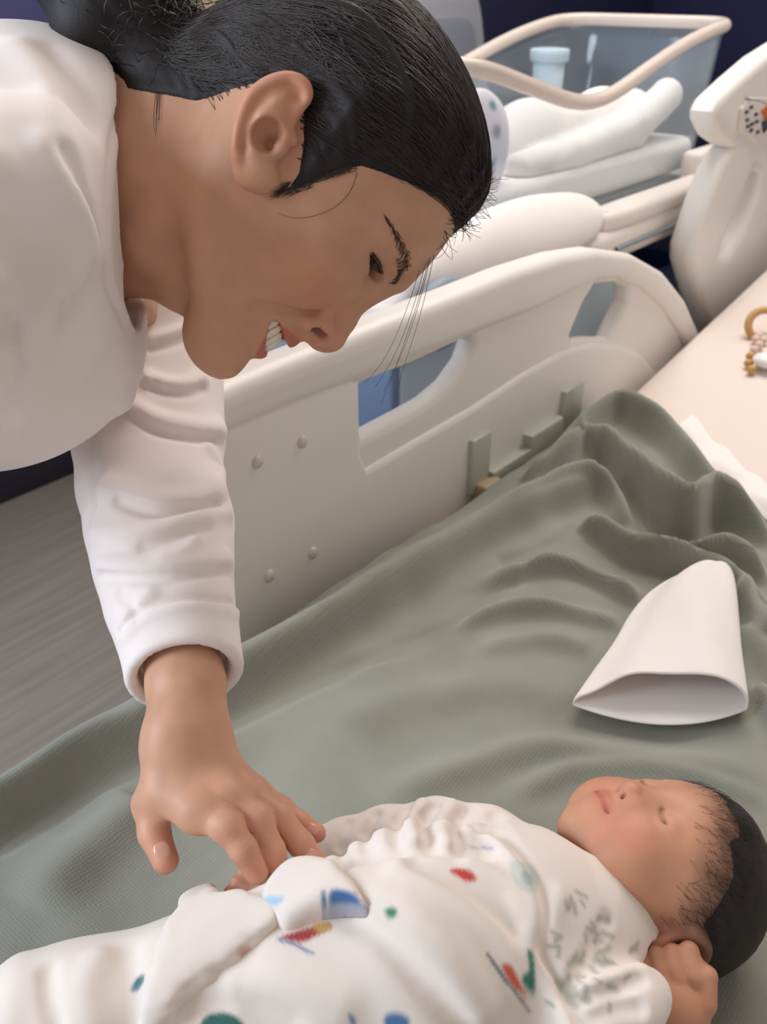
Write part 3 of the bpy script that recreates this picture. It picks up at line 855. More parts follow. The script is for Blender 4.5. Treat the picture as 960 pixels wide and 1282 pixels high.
# ---- eyes, lashes, brows, teeth, nails
M_eye = material('eye_white', srgb(214, 204, 196), rough=0.15, spec=0.5, coat=0.6)
M_iris = material('dark_iris', srgb(34, 22, 18), rough=0.2, spec=0.3)
M_brow = material('brow_hair', srgb(84, 66, 60), rough=0.7)
M_teeth = material('tooth_enamel', srgb(238, 226, 208), rough=0.2, spec=0.5, sss=0.1, sssc=0.002)
M_nail = material('finger_nail', srgb(212, 158, 138), rough=0.2, spec=0.5, coat=0.3)
def ball(name, c, r, mat, parent, seg=24, M=None):
    bm = bmesh.new(); bmesh.ops.create_uvsphere(bm, u_segments=seg, v_segments=seg // 2, radius=1.0)
    if np.isscalar(r): r = (r, r, r)
    S = Matrix.Diagonal((*r, 1))
    bm.transform(Matrix.Translation(c) @ (M.to_4x4() if M is not None else Matrix.Identity(4)) @ S)
    return put(name, mesh_bm(name, bm), mat, parent)
HM = Matrix(HR.tolist())
for sx in (1, -1):
    c = EYE * mm * np.array([sx, 1, 1])
    e = ball('eye', h2w(c), 0.0131, M_eye, woman)
    gz = np.array([0.42 if sx > 0 else 0.1, 0.88, -0.20]); gz /= np.linalg.norm(gz)        # she looks down at the baby
    gw = HR @ gz; g1 = np.cross(gw, HR[:, 2]); g1 /= np.linalg.norm(g1); g2 = np.cross(gw, g1)
    ball('iris', h2w(c + gz * 0.0112), (0.0074, 0.0074, 0.0022), M_iris, e, 24, Matrix(np.stack([g1, g2, gw], 1).tolist()))
def hair_tubes(name, paths, mat, parent, sides=3):
    return put(name, tubes_mesh(name, paths, sides), mat, parent)
def on_face(q, n=1.0):
    """put local head points on the skin"""
    P = h2w(np.asarray(q) * mm); return project(woman_top, P, 4, 0.02)
paths = []
for sx in (1, -1):
    for k in range(26):                                                   # upper lashes
        t = -1 + 2 * k / 25
        xl = EYE[0] + 15.0 * t
        ul = EYE[2] + (3.0 - 0.8 * t) * math.sqrt(max(0, 1 - t * t)) + 0.2
        fl = EYE[1] + math.sqrt(max(0.1, 14.4 ** 2 - (14.2 * t) ** 2 - (ul - EYE[2]) ** 2)) * 0.99
        b = np.array([xl, fl, ul]); L_ = 7.0 + 2.0 * t
        tip = b + np.array([2.6 * t + 1.0, 0.72 * L_, -1.6 + 0.5 * t]); mid = b + (tip - b) * 0.5 + np.array([0, 0.3, -1.2])
        pts = catmull(np.array([b - [0, 1.2, 0], mid, tip]) * np.array([sx, 1, 1]), 3) * mm
        paths.append((h2w(pts), np.linspace(0.0004, 0.0001, len(pts))))
    lid = []                                                              # dark lash line on the lid edge
    for t in np.linspace(-0.98, 0.98, 16):
        xl = EYE[0] + 15.0 * t; ul = EYE[2] + (3.0 - 0.8 * t) * math.sqrt(1 - t * t) + 0.1
        fl = EYE[1] + math.sqrt(max(0.1, 14.3 ** 2 - (14.2 * t) ** 2 - (ul - EYE[2]) ** 2))
        lid.append(np.array([xl * sx, fl, ul]) * mm)
    paths.append((h2w(lid), 0.0009))
hair_tubes('eyelashes', paths, M_brow, woman)['kind'] = 'stuff'
paths = []
bl = BROW
for sx in (1, -1):
    wd = np.interp(np.linspace(0, 1, len(bl)), [0, 0.25, 0.7, 1], [2.6, 3.4, 2.6, 0.7])
    base, dirs, ks = [], [], []
    for k in range(380):
        t = rng.random() * (len(bl) - 1.001); i = int(t); p = bl[i] + (bl[i + 1] - bl[i]) * (t - i)
        off = rng.normal() * wd[i] * 0.5
        d = bl[min(i + 2, len(bl) - 1)] - bl[max(i - 1, 0)]; d = d / np.linalg.norm(d)
        base.append((p + np.array([0, 0, off])) * [sx, 1, 1]); dirs.append((d + np.array([0, 0, 0.12 - 0.16 * off])) * [sx, 1, 1])
    base, dirs = np.array(base), np.array(dirs)
    P0, P1, P2_ = on_face(base), on_face(base + dirs * 1.5), on_face(base + dirs * 3.0)
    G = grad(woman_top, P0); G /= vlen(G)[:, None]
    for a, b, c, g in zip(P0, P1, P2_, G):
        paths.append((np.array([a - g * 0.0002, b + g * 0.0005, c + g * 0.0004]), np.array([0.00016, 0.00015, 0.00005])))
hair_tubes('eyebrows', paths, M_brow, woman)['kind'] = 'stuff'
bm = bmesh.new()
for row, (nt_, top, bot, back) in enumerate([(10, 6.5, -7.2, 0.0)]):
    for k in range(nt_):
        t = (k - (nt_ - 1) / 2) / (nt_ / 2); x = 25.0 * math.sin(t * 1.15) / math.sin(1.15)
        f = 37.0 - 17.5 * (x / 28) ** 2 - back; uc = -69.5 + 8.0 * (x / 28) ** 2
        w = 6.0 if abs(t) < 0.2 else 5.0
        big = 0.6 if abs(t) < 0.16 else (0.0 if abs(t) < 0.32 else 0.3)
        r = bmesh.ops.create_uvsphere(bm, u_segments=12, v_segments=10, radius=1.0)
        slope = math.atan2(-17.5 * 2 * x / 28 ** 2, 1)
        for v in r['verts']:
            a = np.array(v.co); a = np.sign(a) * np.abs(a) ** 0.45
            lx, lf, lu = a[0] * w * 0.52, a[1] * 2.2, a[2] * (top - bot + big) / 2
            q = np.array([x + lx * math.cos(slope) - lf * math.sin(slope), f + lx * math.sin(slope) + lf * math.cos(slope), uc + (top + bot) / 2 - big / 2 + lu]) * mm
            v.co = h2w(q)
put('teeth', mesh_bm('teeth', bm), M_teeth, woman)
ball('tongue', h2w(np.array([0, 9.0, -76.0]) * mm), (0.021, 0.018, 0.0085), material('tongue', srgb(150, 70, 66), rough=0.4), woman, 20, HM)
ball('gum', h2w(np.array([0, 6.0, -66.0]) * mm), (0.0205, 0.018, 0.011), material('gum', srgb(96, 40, 38), rough=0.5), woman, 20, HM)
# nails on thumb, ring and little finger where the photograph shows them
for (x, y), nm, ls in (((203, 1064), 'thumb', (0.0050, 0.0064)), ((391, 1073), 'ring', (0.0044, 0.0056)), ((391, 1038), 'little', (0.0036, 0.0046))):
    p = march(hand_sdf, [(x, y)])[0]
    n = grad(hand_sdf, p[None])[0]; n /= np.linalg.norm(n)
    d = FING[nm][-1][0] - FING[nm][-2][0]; d = d - n * (d @ n); d /= np.linalg.norm(d)
    s = np.cross(n, d)
    ball('nail', p - n * 0.0010, (ls[0], ls[1], 0.0015), M_nail, woman, 20, Matrix(np.stack([s, d, n], 1).tolist()))
# ---- hair: a sculpted mass drawn back from the hairline to a low bun, with strands over it
def poly2(P, poly):
    """signed distance to a polygon, positive inside"""
    d = np.full(len(P), 9.0); inside = np.zeros(len(P), bool)
    n = len(poly)
    for i in range(n):
        a, b = poly[i], poly[(i + 1) % n]
        ba = b - a; pa = P - a
        t = np.clip(pa @ ba / (ba @ ba), 0, 1)
        q = pa - t[:, None] * ba; d = np.minimum(d, np.sqrt((q * q).sum(1)))
        c = (a[1] > P[:, 1]) != (b[1] > P[:, 1])
        inside ^= c & (P[:, 0] < (b[0] - a[0]) * (P[:, 1] - a[1]) / (b[1] - a[1] + 1e-12) + a[0])
    return np.where(inside, d, -d)
HLpx = [(553, 279, 0.0), (535, 258, 0.028), (510, 236, 0.046), (480, 221, 0.057), (452, 214, 0.063), (424, 219, 0.066), (398, 231, 0.068), (372, 242, 0.069), (352, 244, 0.069), (360, 236, 0.07), (374, 218, 0.07), (379, 190, 0.071), (380, 150, 0.073), (372, 108, 0.074), (350, 100, 0.07), (318, 108, 0.066), (280, 113, 0.06), (240, 116, 0.056), (205, 104, 0.055), (150, 92, 0.05)]
HL = np.array([px_fu(x, y, pl_) for x, y, pl_ in HLpx])
HPOLY = np.concatenate([HL, [(-0.30, HL[-1][1]), (-0.30, 0.25), (0.12, 0.25), (0.10, 0.085), (0.036, 0.069)]])
BUN = [(at(158, 8, 0.612), 0.040), (at(120, 25, 0.60), 0.028), (at(188, 60, 0.605), 0.022), (at(112, -40, 0.62), 0.040)]
TIE = at(222, 72, 0.612)
def hair_sdf(p, flat=False):
    q = w2h(p)
    s = poly2(q[:, 1:], HPOLY)
    t = -0.005 * (1 - ss(s, -0.004, 0.001)) + 0.0012 * ss(s, -0.001, 0.004) + 0.0135 * ss(s, 0.0, 0.042)
    d = smin(head_core_w(p), neck_sdf(p), 0.013) - t
    d = np.maximum(d, (q[:, 1] * -1 - 0.185))
    b = smin(sphere(p, BUN[0][0], BUN[0][1]), sphere(p, BUN[1][0], BUN[1][1]), 0.015)
    b = smin(b, cap(p, BUN[2][0], TIE, BUN[2][1], 0.024), 0.012)
    b = smin(b, sphere(p, BUN[3][0], BUN[3][1]), 0.02)
    d = smin(d, b, 0.014)
    if not flat:
        # combed grooves running towards the tie
        v = p - TIE; r = vlen(v) + 1e-6
        g = (v / r[:, None])
        az = np.arctan2(g @ hu, g @ HX)
        d = d - (0.0011 * np.sin(az * 34 + 2 * np.sin(az * 5)) + 0.0006 * np.sin(az * 83 + 1.0)) * ss(r, 0.03, 0.08) * ss(s, 0.0, 0.012)
        d = d - 0.0012 * vnoise(p, 130, 11) * ss(0.09 - r, 0, 0.03)
    return d
Vr, Qr = mesh_sdf(hair_sdf, H_O - np.array([0.26, 0.20, 0.12]), H_O + np.array([0.20, 0.22, 0.22]), 0.0024, margin=1.2)
# drop the part of the sheet that lies under the skin
kk = (head_neck(Vr) > -0.0018) & ((poly2(w2h(Vr)[:, 1:], HPOLY) > -0.004) | (vlen(Vr - TIE) < 0.11))
kq = kk[Qr].all(1)
M_hair = material('dark_hair', srgb(33, 28, 30), rough=0.6, spec=0.35, var=0.25, vscale=120, bump=0.25, bscale=700, bdist=0.001)
M_strand = material('hair_strand', srgb(52, 44, 42), rough=0.36, spec=0.5)
hm_o = put('hair', mesh_np('hair', Vr, Qr[kq]), M_hair, woman); hm_o['label'] = 'black hair combed back into a low bun'
paths = []
hl3 = h2w(np.stack([np.array([c[2] for c in HLpx]), HL[:, 0], HL[:, 1]], 1))
seeds = []
Hs = project(hair_sdf, h2w(np.array([[rng.uniform(-0.02, 0.075), rng.uniform(-0.11, 0.035), rng.uniform(0.0, 0.12)] for _ in range(5200)])), 5, 0.06)
sq = w2h(Hs); s_in = poly2(sq[:, 1:], HPOLY)
Hs = Hs[(s_in > 0.001) & (sq[:, 0] > -0.02) & (vlen(Hs - TIE) > 0.06)][:2600]
NS = 13
tt = np.linspace(0, 1, NS)
A = Hs[:, None, :] + (TIE - Hs)[:, None, :] * (tt * rng.uniform(0.35, 0.9, len(Hs))[:, None])[..., None]
ctr = h2w(np.array([0.0, -0.05, 0.02]))
outw = A - ctr; outw /= vlen(outw)[..., None]
A = A + outw * (0.03 * np.sin(tt * math.pi))[None, :, None] + hu * (0.012 * np.sin(tt * math.pi) * 1.0)[None, :, None] * rng.normal(size=(len(Hs), 1, 1)) * 0.6
fl = lambda p: hair_sdf(p, True)
Pj = project(fl, A.reshape(-1, 3), 4, 0.06)
G = grad(fl, Pj); G /= vlen(G)[:, None] + 1e-9
lift = np.repeat(rng.uniform(0.0002, 0.0012, len(Hs)), NS) + np.tile(np.sin(tt * math.pi) * 0.0006, len(Hs))
badp = (np.abs(fl(Pj)) > 0.002).reshape(len(Hs), NS).any(1)
Pj = (Pj + G * lift[:, None]).reshape(len(Hs), NS, 3)
for i in np.nonzero(~badp)[0]:
    pp = Pj[i].copy(); pp[1:-1] = 0.25 * pp[:-2] + 0.5 * pp[1:-1] + 0.25 * pp[2:]
    paths.append((pp, np.interp(tt, [0, 0.1, 0.9, 1], [0.0001, 0.00030, 0.00028, 0.0001])))
# wisps along the temple, sideburn and nape, lying on the skin
WL = [([(447, 216), (441, 234), (427, 253), (403, 267), (373, 273), (348, 267)], 0.0006, 0.00022)]
for k in range(260):
    i = int(rng.random() * 9); a = np.array(HLpx[i][:2], float); b = np.array(HLpx[i + 1][:2], float); p = a + (b - a) * rng.random()
    if p[0] > 445: continue
    e = np.array([-0.95, 0.15 + 0.3 * rng.random()]) if p[0] >= 400 else np.array([-0.75, 0.4 * rng.random()])
    L_ = rng.uniform(8, 26)
    st = p + np.array([6, -10]) * rng.random()
    WL.append(([st, st + e * L_ * 0.5 + rng.normal(size=2), st + e * L_ + rng.normal(size=2) * 2], 0.0007, 0.0002))
for k in range(4):
    x = 196 + 2 * k
    WL.append(([(x, 98), (x - 1, 125), (x - 2 + rng.normal(), 150), (x - 3 + rng.normal() * 2, 172 - 8 * k)], 0.001, 0.00028))
for P, (_, lift, r) in zip(march_many(woman_top, [w[0] for w in WL], 0.4, 0.9), WL):
    g = grad(woman_top, P); g /= vlen(g)[:, None]
    P = catmull(P + g * lift, 4); paths.append((P, np.linspace(r, r * 0.4, len(P))))
def free(pxs, d, r=0.0002, n=5):
    P = catmull([at(x, y, dd) for (x, y), dd in zip(pxs, np.broadcast_to(d, len(pxs)))], n)
    return (P, np.linspace(r, r * 0.5, len(P)))
for k in range(5):                                                        # the long loose lock in front of her face
    j = rng.normal(size=2) * [1.8, 1]
    paths.append(free([(552 + j[0], 280), (541 + j[0], 308), (531 + j[0] * 1.6, 340), (521 + j[0] * 2, 376), (506 + j[0] * 2.5, 420), (490 + j[0] * 3, 462 + 5 * j[1]), (472 + 4 * j[0], 512 - 20 * abs(j[1]))], np.linspace(0.622, 0.60, 7), 0.00028))
for k in range(260):                                                      # frizz at the forehead
    a = np.array([rng.uniform(556, 598), 0.0]); a[1] = 292 - (a[0] - 556) * 1.5 + rng.uniform(-6, 6)
    L_ = rng.uniform(14, 50); an = rng.uniform(0.1, 1.9); cu = rng.normal() * 0.9
    pts = [a + np.array([-6, -8])]
    for s in range(6):
        an += cu * 0.35; pts.append(pts[-1] + L_ / 6 * np.array([math.cos(an), math.sin(an)]))
    paths.append(free([tuple(z) for z in pts], rng.uniform(0.60, 0.64), 0.0003, 3))
CUR = project(fl, BUN[0][0] + rng.normal(size=(260, 3)) * 0.012 + (at(215, 15, 0.6) - BUN[0][0]) * rng.random((260, 1)), 4, 0.05)
for k in range(260):                                                      # loose curls round the bun
    a = CUR[k]
    ph = rng.uniform(0, 6.28); r = rng.uniform(0.004, 0.011)
    v1 = rng.normal(size=3); v1 /= np.linalg.norm(v1); v2 = np.cross(v1, rng.normal(size=3)); v2 /= np.linalg.norm(v2)
    th = np.linspace(0, 4.5, 12)[:, None]
    P = a + v1 * r * np.cos(th + ph) + v2 * r * np.sin(th + ph)
    paths.append((P, np.full(12, 0.0003)))
so = hair_tubes('hair_strands', paths, M_strand, hm_o); so['kind'] = 'stuff'
# ---- white top, trousers, shoes
M_top = material('white_jersey', srgb(234, 222, 218), rough=0.85, spec=0.15, var=0.015, vscale=20, bump=0.12, bscale=900, bdist=0.0006, sheen=0.25)
M_trouser = material('navy_trousers', srgb(38, 42, 58), rough=0.9, var=0.05)
M_shoe = material('dark_shoe', srgb(40, 40, 44), rough=0.6)
def PR(x, y, d, rpx): return (at(x, y, d), rpx * d / FPX)
SLV = [PR(150, 330, 0.80, 96), PR(185, 425, 0.815, 92), PR(188, 490, 0.795, 88), PR(187, 545, 0.775, 91), PR(189, 605, 0.745, 86), PR(201, 660, 0.715, 88), PR(206, 705, 0.69, 83), PR(213, 752, 0.665, 76), PR(224, 800, 0.642, 70), PR(231, 850, 0.622, 68), PR(234, 885, 0.612, 66)]
CUFF_AX = at(233, 866, 0.6135) - at(222, 790, 0.648); CUFF_AX /= np.linalg.norm(CUFF_AX)
CUFF_P = at(231, 846, 0.622)
LAT = SHL - SHR; LAT = LAT / np.linalg.norm(LAT)
SPN = HIP - CH; SPN = SPN / np.linalg.norm(SPN)
def torso_sdf(p):
    # elliptical trunk: squash the sideways axis before measuring
    q = p - CH
    l = q @ LAT
    pw = p - LAT * (l * (1 - 1 / 1.35))[:, None]
    d = cap(pw, CH, HIP, 0.118, 0.125)
    d = smin(d, chain(p, [a for a, r in SLVR], [r for a, r in SLVR], 0.02), 0.05)           # near shoulder and arm
    for c, r in BULK: d = smin(d, sphere(p, c, r), 0.05)
    return d
EL_R = at(-190, 330, 0.46)
SLVR = [PR(20, 250, 0.525, 125), PR(-90, 280, 0.50, 125), (EL_R, 0.05), (HIP + np.array([-0.02, -0.16, 0.02]), 0.045)]
BULK = [PR(105, 175, 0.60, 72), PR(90, 400, 0.62, 88), PR(30, 440, 0.63, 118), PR(-60, 430, 0.63, 150), PR(60, 200, 0.65, 150), PR(95, 300, 0.585, 70)]
def shirt_base(p):
    d = torso_sdf(p)
    d = smax(d, (p - c2) @ COLN, 0.006)
    s = chain(p, [a for a, r in SLV], [r for a, r in SLV], 0.012)
    s = smax(s, (p - CUFF_P) @ CUFF_AX, 0.004)
    return smin(d, s, 0.012)
STAMPS = []
def stamp(pxs, amp, w, n=3): STAMPS.append((catmull(pxs, n), amp * mm * 1.5, w * mm))
# sleeve folds: overhanging ridge then groove
for pts, amp, w in [
    ([(150, 500), (190, 524), (232, 534), (276, 538)], 5.5, 8), ([(156, 512), (192, 537), (232, 547), (272, 550)], -6.0, 4.0),
    ([(178, 470), (205, 480), (232, 482), (254, 474)], 4.0, 6), ([(180, 480), (205, 490), (232, 492), (252, 485)], -4.0, 3.5),
    ([(188, 425), (215, 418), (238, 408)], 3.0, 5), ([(188, 436), (215, 429), (240, 420)], -3.5, 3.5),
    ([(130, 610), (160, 618), (200, 628), (240, 626), (274, 614)], 4.5, 8), ([(150, 626), (190, 640), (235, 637), (270, 630)], -5.0, 4.5),
    ([(118, 668), (160, 672), (205, 662), (245, 648), (285, 640)], 3.0, 7), ([(180, 684), (220, 670), (260, 660)], -3.0, 4),
    ([(128, 708), (165, 712), (215, 709), (285, 700)], 4.0, 7), ([(128, 720), (165, 723), (215, 721), (285, 714)], -4.5, 4),
    ([(205, 700), (232, 690), (246, 676)], 2.5, 5), ([(185, 745), (170, 760), (150, 790)], 3.0, 6), ([(150, 745), (165, 755), (172, 772)], -3.0, 4),
    ([(158, 796), (176, 776), (205, 764), (245, 758), (294, 766)], 2.6, 5), ([(152, 790), (172, 768), (203, 755), (245, 749), (292, 756)], -4.0, 3.2),
    ([(110, 560), (120, 600), (112, 640)], -2.5, 6), ([(262, 560), (276, 590), (268, 612)], 3, 7),
    # collar band and chest folds
    ([(160, 96), (138, 180), (129, 280), (133, 350), (158, 412)], -2.2, 2.0), ([(166, 96), (145, 180), (136, 280), (140, 350), (166, 412)], 1.2, 3.0),
    ([(60, 190), (90, 240), (110, 300), (100, 340), (70, 385), (30, 430)], 4.5, 9), ([(75, 190), (103, 240), (121, 300), (112, 345), (85, 390)], -4.0, 6),
    ([(0, 300), (40, 330), (70, 350), (80, 380)], -3.5, 7), ([(0, 350), (35, 380), (40, 430), (20, 480)], 3.5, 9), ([(0, 400), (22, 430), (20, 480)], -3.5, 6),
    ([(20, 60), (60, 110), (75, 170)], 3.0, 12), ([(60, 60), (95, 110), (110, 160)], -2.5, 8), ([(0, 200), (40, 230), (60, 290)], 2.5, 12),
    ([(120, 430), (90, 480), (40, 520)], 2.5, 10)]:
    stamp(pts, amp, w)
STAMPS = [(P, a, w) for P, (_, a, w) in zip(march_many(shirt_base, [z[0] for z in STAMPS], 0.35, 1.2), STAMPS)]
FORE = lambda p: chain(p, [q for q, r in ARM[2:]], [r + 0.004 for q, r in ARM[2:]], 0.01)
def shirt_sdf(p):
    d = shirt_base(p)
    nb_ = np.abs(d) < 0.02
    if nb_.any():
        z = p[nb_]; dd = d[nb_]
        for P, amp, w in STAMPS:
            lo, hi = P.min(0) - 3 * w, P.max(0) + 3 * w
            m = np.all((z > lo) & (z < hi), axis=1)
            if m.any(): dd[m] -= amp * np.exp(-(polydist(z[m], P) / w) ** 2)
        dd -= 0.0008 * vnoise(z, 45, 21)
        d[nb_] = dd
    # hollow round the wrist and the neck
    d = smax(d, -np.maximum(FORE(p), -((p - CUFF_P) @ CUFF_AX) - 0.014), 0.003)
    d = smax(d, -np.maximum(neck_sdf(p) - 0.007, -((p - c2) @ COLN) - 0.05), 0.003)
    pit = cap(p, at(172, 362, 0.61), at(135, 380, 0.63), 0.022)
    d = smax(d, -pit, 0.004)
    return d
lo_s = np.min([HIP, SLV[0][0], SLV[-1][0], SHR, EL_R], axis=0) - 0.14; hi_s = np.max([HIP, SLV[0][0], SLV[-1][0], SHR, EL_R, c1], axis=0) + 0.14
CP, CN = at(-45, 300, 0.6), -np.cross(ray(-45, 0), ray(-45, 1000)); CN = CN / np.linalg.norm(CN)
if CN @ (at(100, 300, 0.6) - CP) < 0: CN = -CN                          # points to the part in view
def part_a(p): return np.maximum(shirt_sdf(p), -((p - CP) @ CN))
def part_b(p): return np.maximum(np.maximum(torso_sdf(p), (p - c2) @ COLN), (p - CP) @ CN - 0.004)
def span(pts, m): return np.min(pts, axis=0) - m, np.max(pts, axis=0) + m
la, ha = span([SLV[0][0], SLV[-1][0], c1, c2, c3, at(-45, 20, 0.6), at(-45, 590, 0.6), at(-45, 300, 0.45), at(-45, 300, 0.8)], 0.10)
Va, Qa = mesh_sdf(part_a, la, ha, 0.0029, margin=1.2)
Vz, Qz = mesh_sdf(part_b, lo_s, hi_s, 0.009, margin=1.3)
Vs, Qs = np.concatenate([Va, Vz]), np.concatenate([Qa, Qz + len(Va)])
so = put('shirt', mesh_np('shirt', Vs, Qs), M_top, woman); so['label'] = 'white long-sleeved jersey top'
FL, FR_ = np.array([0.03, 1.10, 0.06]), np.array([0.27, 1.14, 0.06])
def trouser_sdf(p):
    d = ellip(p, HIP + np.array([0, 0.02, -0.02]), (0.175, 0.13, 0.14))
    for ft, hx_ in ((FL, -0.085), (FR_, 0.085)):
        d = smin(d, chain(p, [HIP + np.array([hx_, 0.0, -0.08]), HIP + np.array([hx_, 0.0, -0.42]) * np.array([1, 1, 1]), ft + np.array([0, 0.0, 0.02])], [0.095, 0.068, 0.055], 0.03), 0.04)
    return np.maximum(d, 0.05 - p[:, 2])
Vp, Qp = mesh_sdf(trouser_sdf, HIP - np.array([0.3, 0.25, 0.9]), HIP + np.array([0.3, 0.3, 0.22]), 0.011, margin=1.3)
put('trousers', mesh_np('trousers', Vp, Qp), M_trouser, woman)
for ft in (FL, FR_):
    fs = lambda p, ft=ft: np.maximum(smin(ellip(p, ft + np.array([0.0, -0.06, -0.03]), (0.047, 0.125, 0.05)), ellip(p, ft + np.array([0, 0.03, 0.0]), (0.045, 0.06, 0.06)), 0.03), 0.001 - p[:, 2])
    v, q = mesh_sdf(fs, ft - np.array([0.08, 0.22, 0.07]), ft + np.array([0.08, 0.14, 0.1]), 0.008, margin=1.3)
    put('shoe', mesh_np('shoe', v, q), M_shoe, woman)
# ================================================================== the baby
def atz(x, y, z): return onz(x, y, z)
def PZ(x, y, z, rpx):
    p = onz(x, y, z); d = (p - CAM) @ FW; return (p, rpx * d / FPX)
baby = empty('person', onz(560, 1180, 0.66))
tag(baby, 'newborn baby with dark hair in a white printed gown lying on its back', 'person')
B_O = atz(820, 1086, 0.716)
BSC = 1.07
FH = np.array([math.cos(HEAD), math.sin(HEAD), 0.0]); ZU = np.array([0, 0, 1.0])
bu = RT * 0.985 + FH * 0.05 + ZU * 0.06; bu /= np.linalg.norm(bu)
bf = ZU * 0.93 + FH * 0.24 - RT * 0.05; bf = bf - bu * (bf @ bu); bf /= np.linalg.norm(bf)
bx = np.cross(bf, bu)
BR = np.stack([bx, bf, bu], 1)
def b2w(q): return B_O + np.asarray(q) * BSC @ BR.T
def w2b(p): return (np.asarray(p) - B_O) @ BR / BSC
BEAR = [np.array(c) * mm for c in [(49, -6, 6), (52, -12, 11), (54, -19, 9), (55, -22, 1), (53, -20, -8), (49, -14, -15), (46, -8, -17)]]
BEARS = catmull(BEAR, 3)
BLID = catmull(np.array([(9, 43.5, 1.5), (14, 45.5, -0.8), (19, 44.5, -1.6), (25, 40, -0.5), (28, 36, 1.2)]) * mm, 3)
BMTH = catmull(np.array([(0, 50, -31.0), (5, 49.5, -31.5), (10, 46, -30.2), (12.5, 43, -29.2)]) * mm, 3)
def baby_core(q):
    d = ellip(q, np.array([0, -0.008, 0.014]), (0.048, 0.056, 0.050))
    d = smin(d, ellip(q, np.array([0, 0.010, -0.016]), (0.041, 0.037, 0.040)), 0.02)
    d = smin(d, sphere(q, np.array([0.023, 0.024, -0.024]), 0.0185), 0.014)
    d = smin(d, sphere(q, np.array([0, 0.030, -0.043]), 0.0115), 0.012)
    return d
def baby_head(p):
    q = w2b(p).copy(); q[:, 0] = np.abs(q[:, 0])
    d = baby_core(q)
    d = d + 0.0035 * gauss(q, (17, 44, 2), (11, 14, 8))
    d = smin(d, sphere(q, np.array([0.0185, 0.0345, 0.0010]), 0.0102), 0.004)
    d = d + 0.0014 * np.exp(-(near(q, BLID, 0.01, lambda z: polydist(z, BLID), 0.05) / 0.0013) ** 2)
    n = chain(q, [np.array([0, 41.5, 4]) * mm, np.array([0, 46, -8]) * mm, np.array([0, 50, -13.5]) * mm], [0.0045, 0.0048, 0.0064], 0.004)
    n = smin(n, sphere(q, np.array([0.0062, 0.0465, -0.0142]), 0.0046), 0.003)
    d = smin(d, n, 0.007)
    d = smax(d, -ellip(q, np.array([0.0036, 0.0500, -0.0190]), (0.0016, 0.003, 0.002)), 0.001)
    d = smin(d, ellip(q, np.array([0, 0.0385, -0.0305]), (0.0135, 0.0115, 0.0088)), 0.006)
    d = d + 0.0020 * np.exp(-(near(q, BMTH, 0.01, lambda z: polydist(z, BMTH), 0.05) / 0.0014) ** 2)
    e = ellip(q, np.array([0.049, -0.014, -0.003]), (0.0055, 0.0105, 0.0150))
    e = smax(e, -ellip(q, np.array([0.0550, -0.0125, -0.003]), (0.0050, 0.0062, 0.0090)), 0.003)
    e = smin(e, near(q, BEARS, 0.02, lambda z: chain(z, BEARS, [0.0026] * len(BEARS), 0.002), 0.03), 0.0025)
    d = smin(d, e, 0.004)
    # neck
    return smin(d, cap(p, b2w(np.array([0, -0.004, -0.03])), NB, 0.026, 0.028), 0.012)
NB = atz(700, 1125, 0.705)
Vc, Qc = mesh_sdf(baby_head, B_O - 0.105, B_O + 0.105, 0.0016, margin=1.25)
# hands: one beside the head, one under the woman's fingers
def fist(p, wrist, palm, dirv, spread, nrm, s):
    """small curled hand: palm ellipsoid, four curled fingers and a thumb"""
    d = smin(cap(p, wrist, palm, 0.0125 * s, 0.0125 * s), ellip(p, palm, (0.0165 * s, 0.0165 * s, 0.0145 * s)), 0.008)
    for i in range(4):
        o = (i - 1.5) * 0.0082 * s
        k = palm + dirv * 0.012 * s + spread * o + nrm * 0.006 * s
        m = k + dirv * 0.012 * s - nrm * 0.002 * s
        t = m - nrm * 0.013 * s + dirv * 0.0 * s
        e = t - dirv * 0.009 * s
        d = smin(d, chain(p, [k, m, t, e], [0.0052 * s, 0.005 * s, 0.0046 * s, 0.004 * s], 0.001), 0.0018)
    th0 = palm - spread * 0.014 * s + nrm * 0.004 * s
    d = smin(d, chain(p, [th0, th0 + dirv * 0.012 * s - spread * 0.004 * s, th0 + dirv * 0.021 * s + spread * 0.003 * s - nrm * 0.004 * s], [0.0058 * s, 0.0052 * s, 0.0042 * s], 0.001), 0.003)
    return d
H1w, H1p = at(812, 1300, 0.535), at(846, 1262, 0.533)
d1 = (at(838, 1226, 0.54) - H1p); d1 /= np.linalg.norm(d1)
n1 = -ray(846, 1262); n1 = n1 - d1 * (n1 @ d1); n1 /= np.linalg.norm(n1); s1 = np.cross(n1, d1)
fist1 = lambda p: fist(p, H1w, H1p, d1, s1, n1, 1.12)
V1, Q1 = mesh_sdf(fist1, np.min([H1w, H1p], 0) - 0.05, np.max([H1w, H1p], 0) + 0.05, 0.0015, margin=1.2)
H2w, H2p = at(372, 1150, 0.565), at(338, 1122, 0.572)
d2 = (at(312, 1104, 0.575) - H2p); d2 /= np.linalg.norm(d2)
n2 = -ray(338, 1122); n2 = n2 - d2 * (n2 @ d2); n2 /= np.linalg.norm(n2); s2 = np.cross(n2, d2)
fist2 = lambda p: fist(p, H2w, H2p, d2, s2, n2, 0.85)
V2, Q2 = mesh_sdf(fist2, np.min([H2w, H2p], 0) - 0.05, np.max([H2w, H2p], 0) + 0.05, 0.0018, margin=1.2)
def bhair_line(q):
    """positive where hair grows"""
    f, u = q[:, 1], q[:, 2]
    return u * 0.80 - (f - 0.012) * 0.62 - 0.008
BS = np.array(srgb(192, 138, 110)); BRD = np.array(srgb(186, 96, 80))
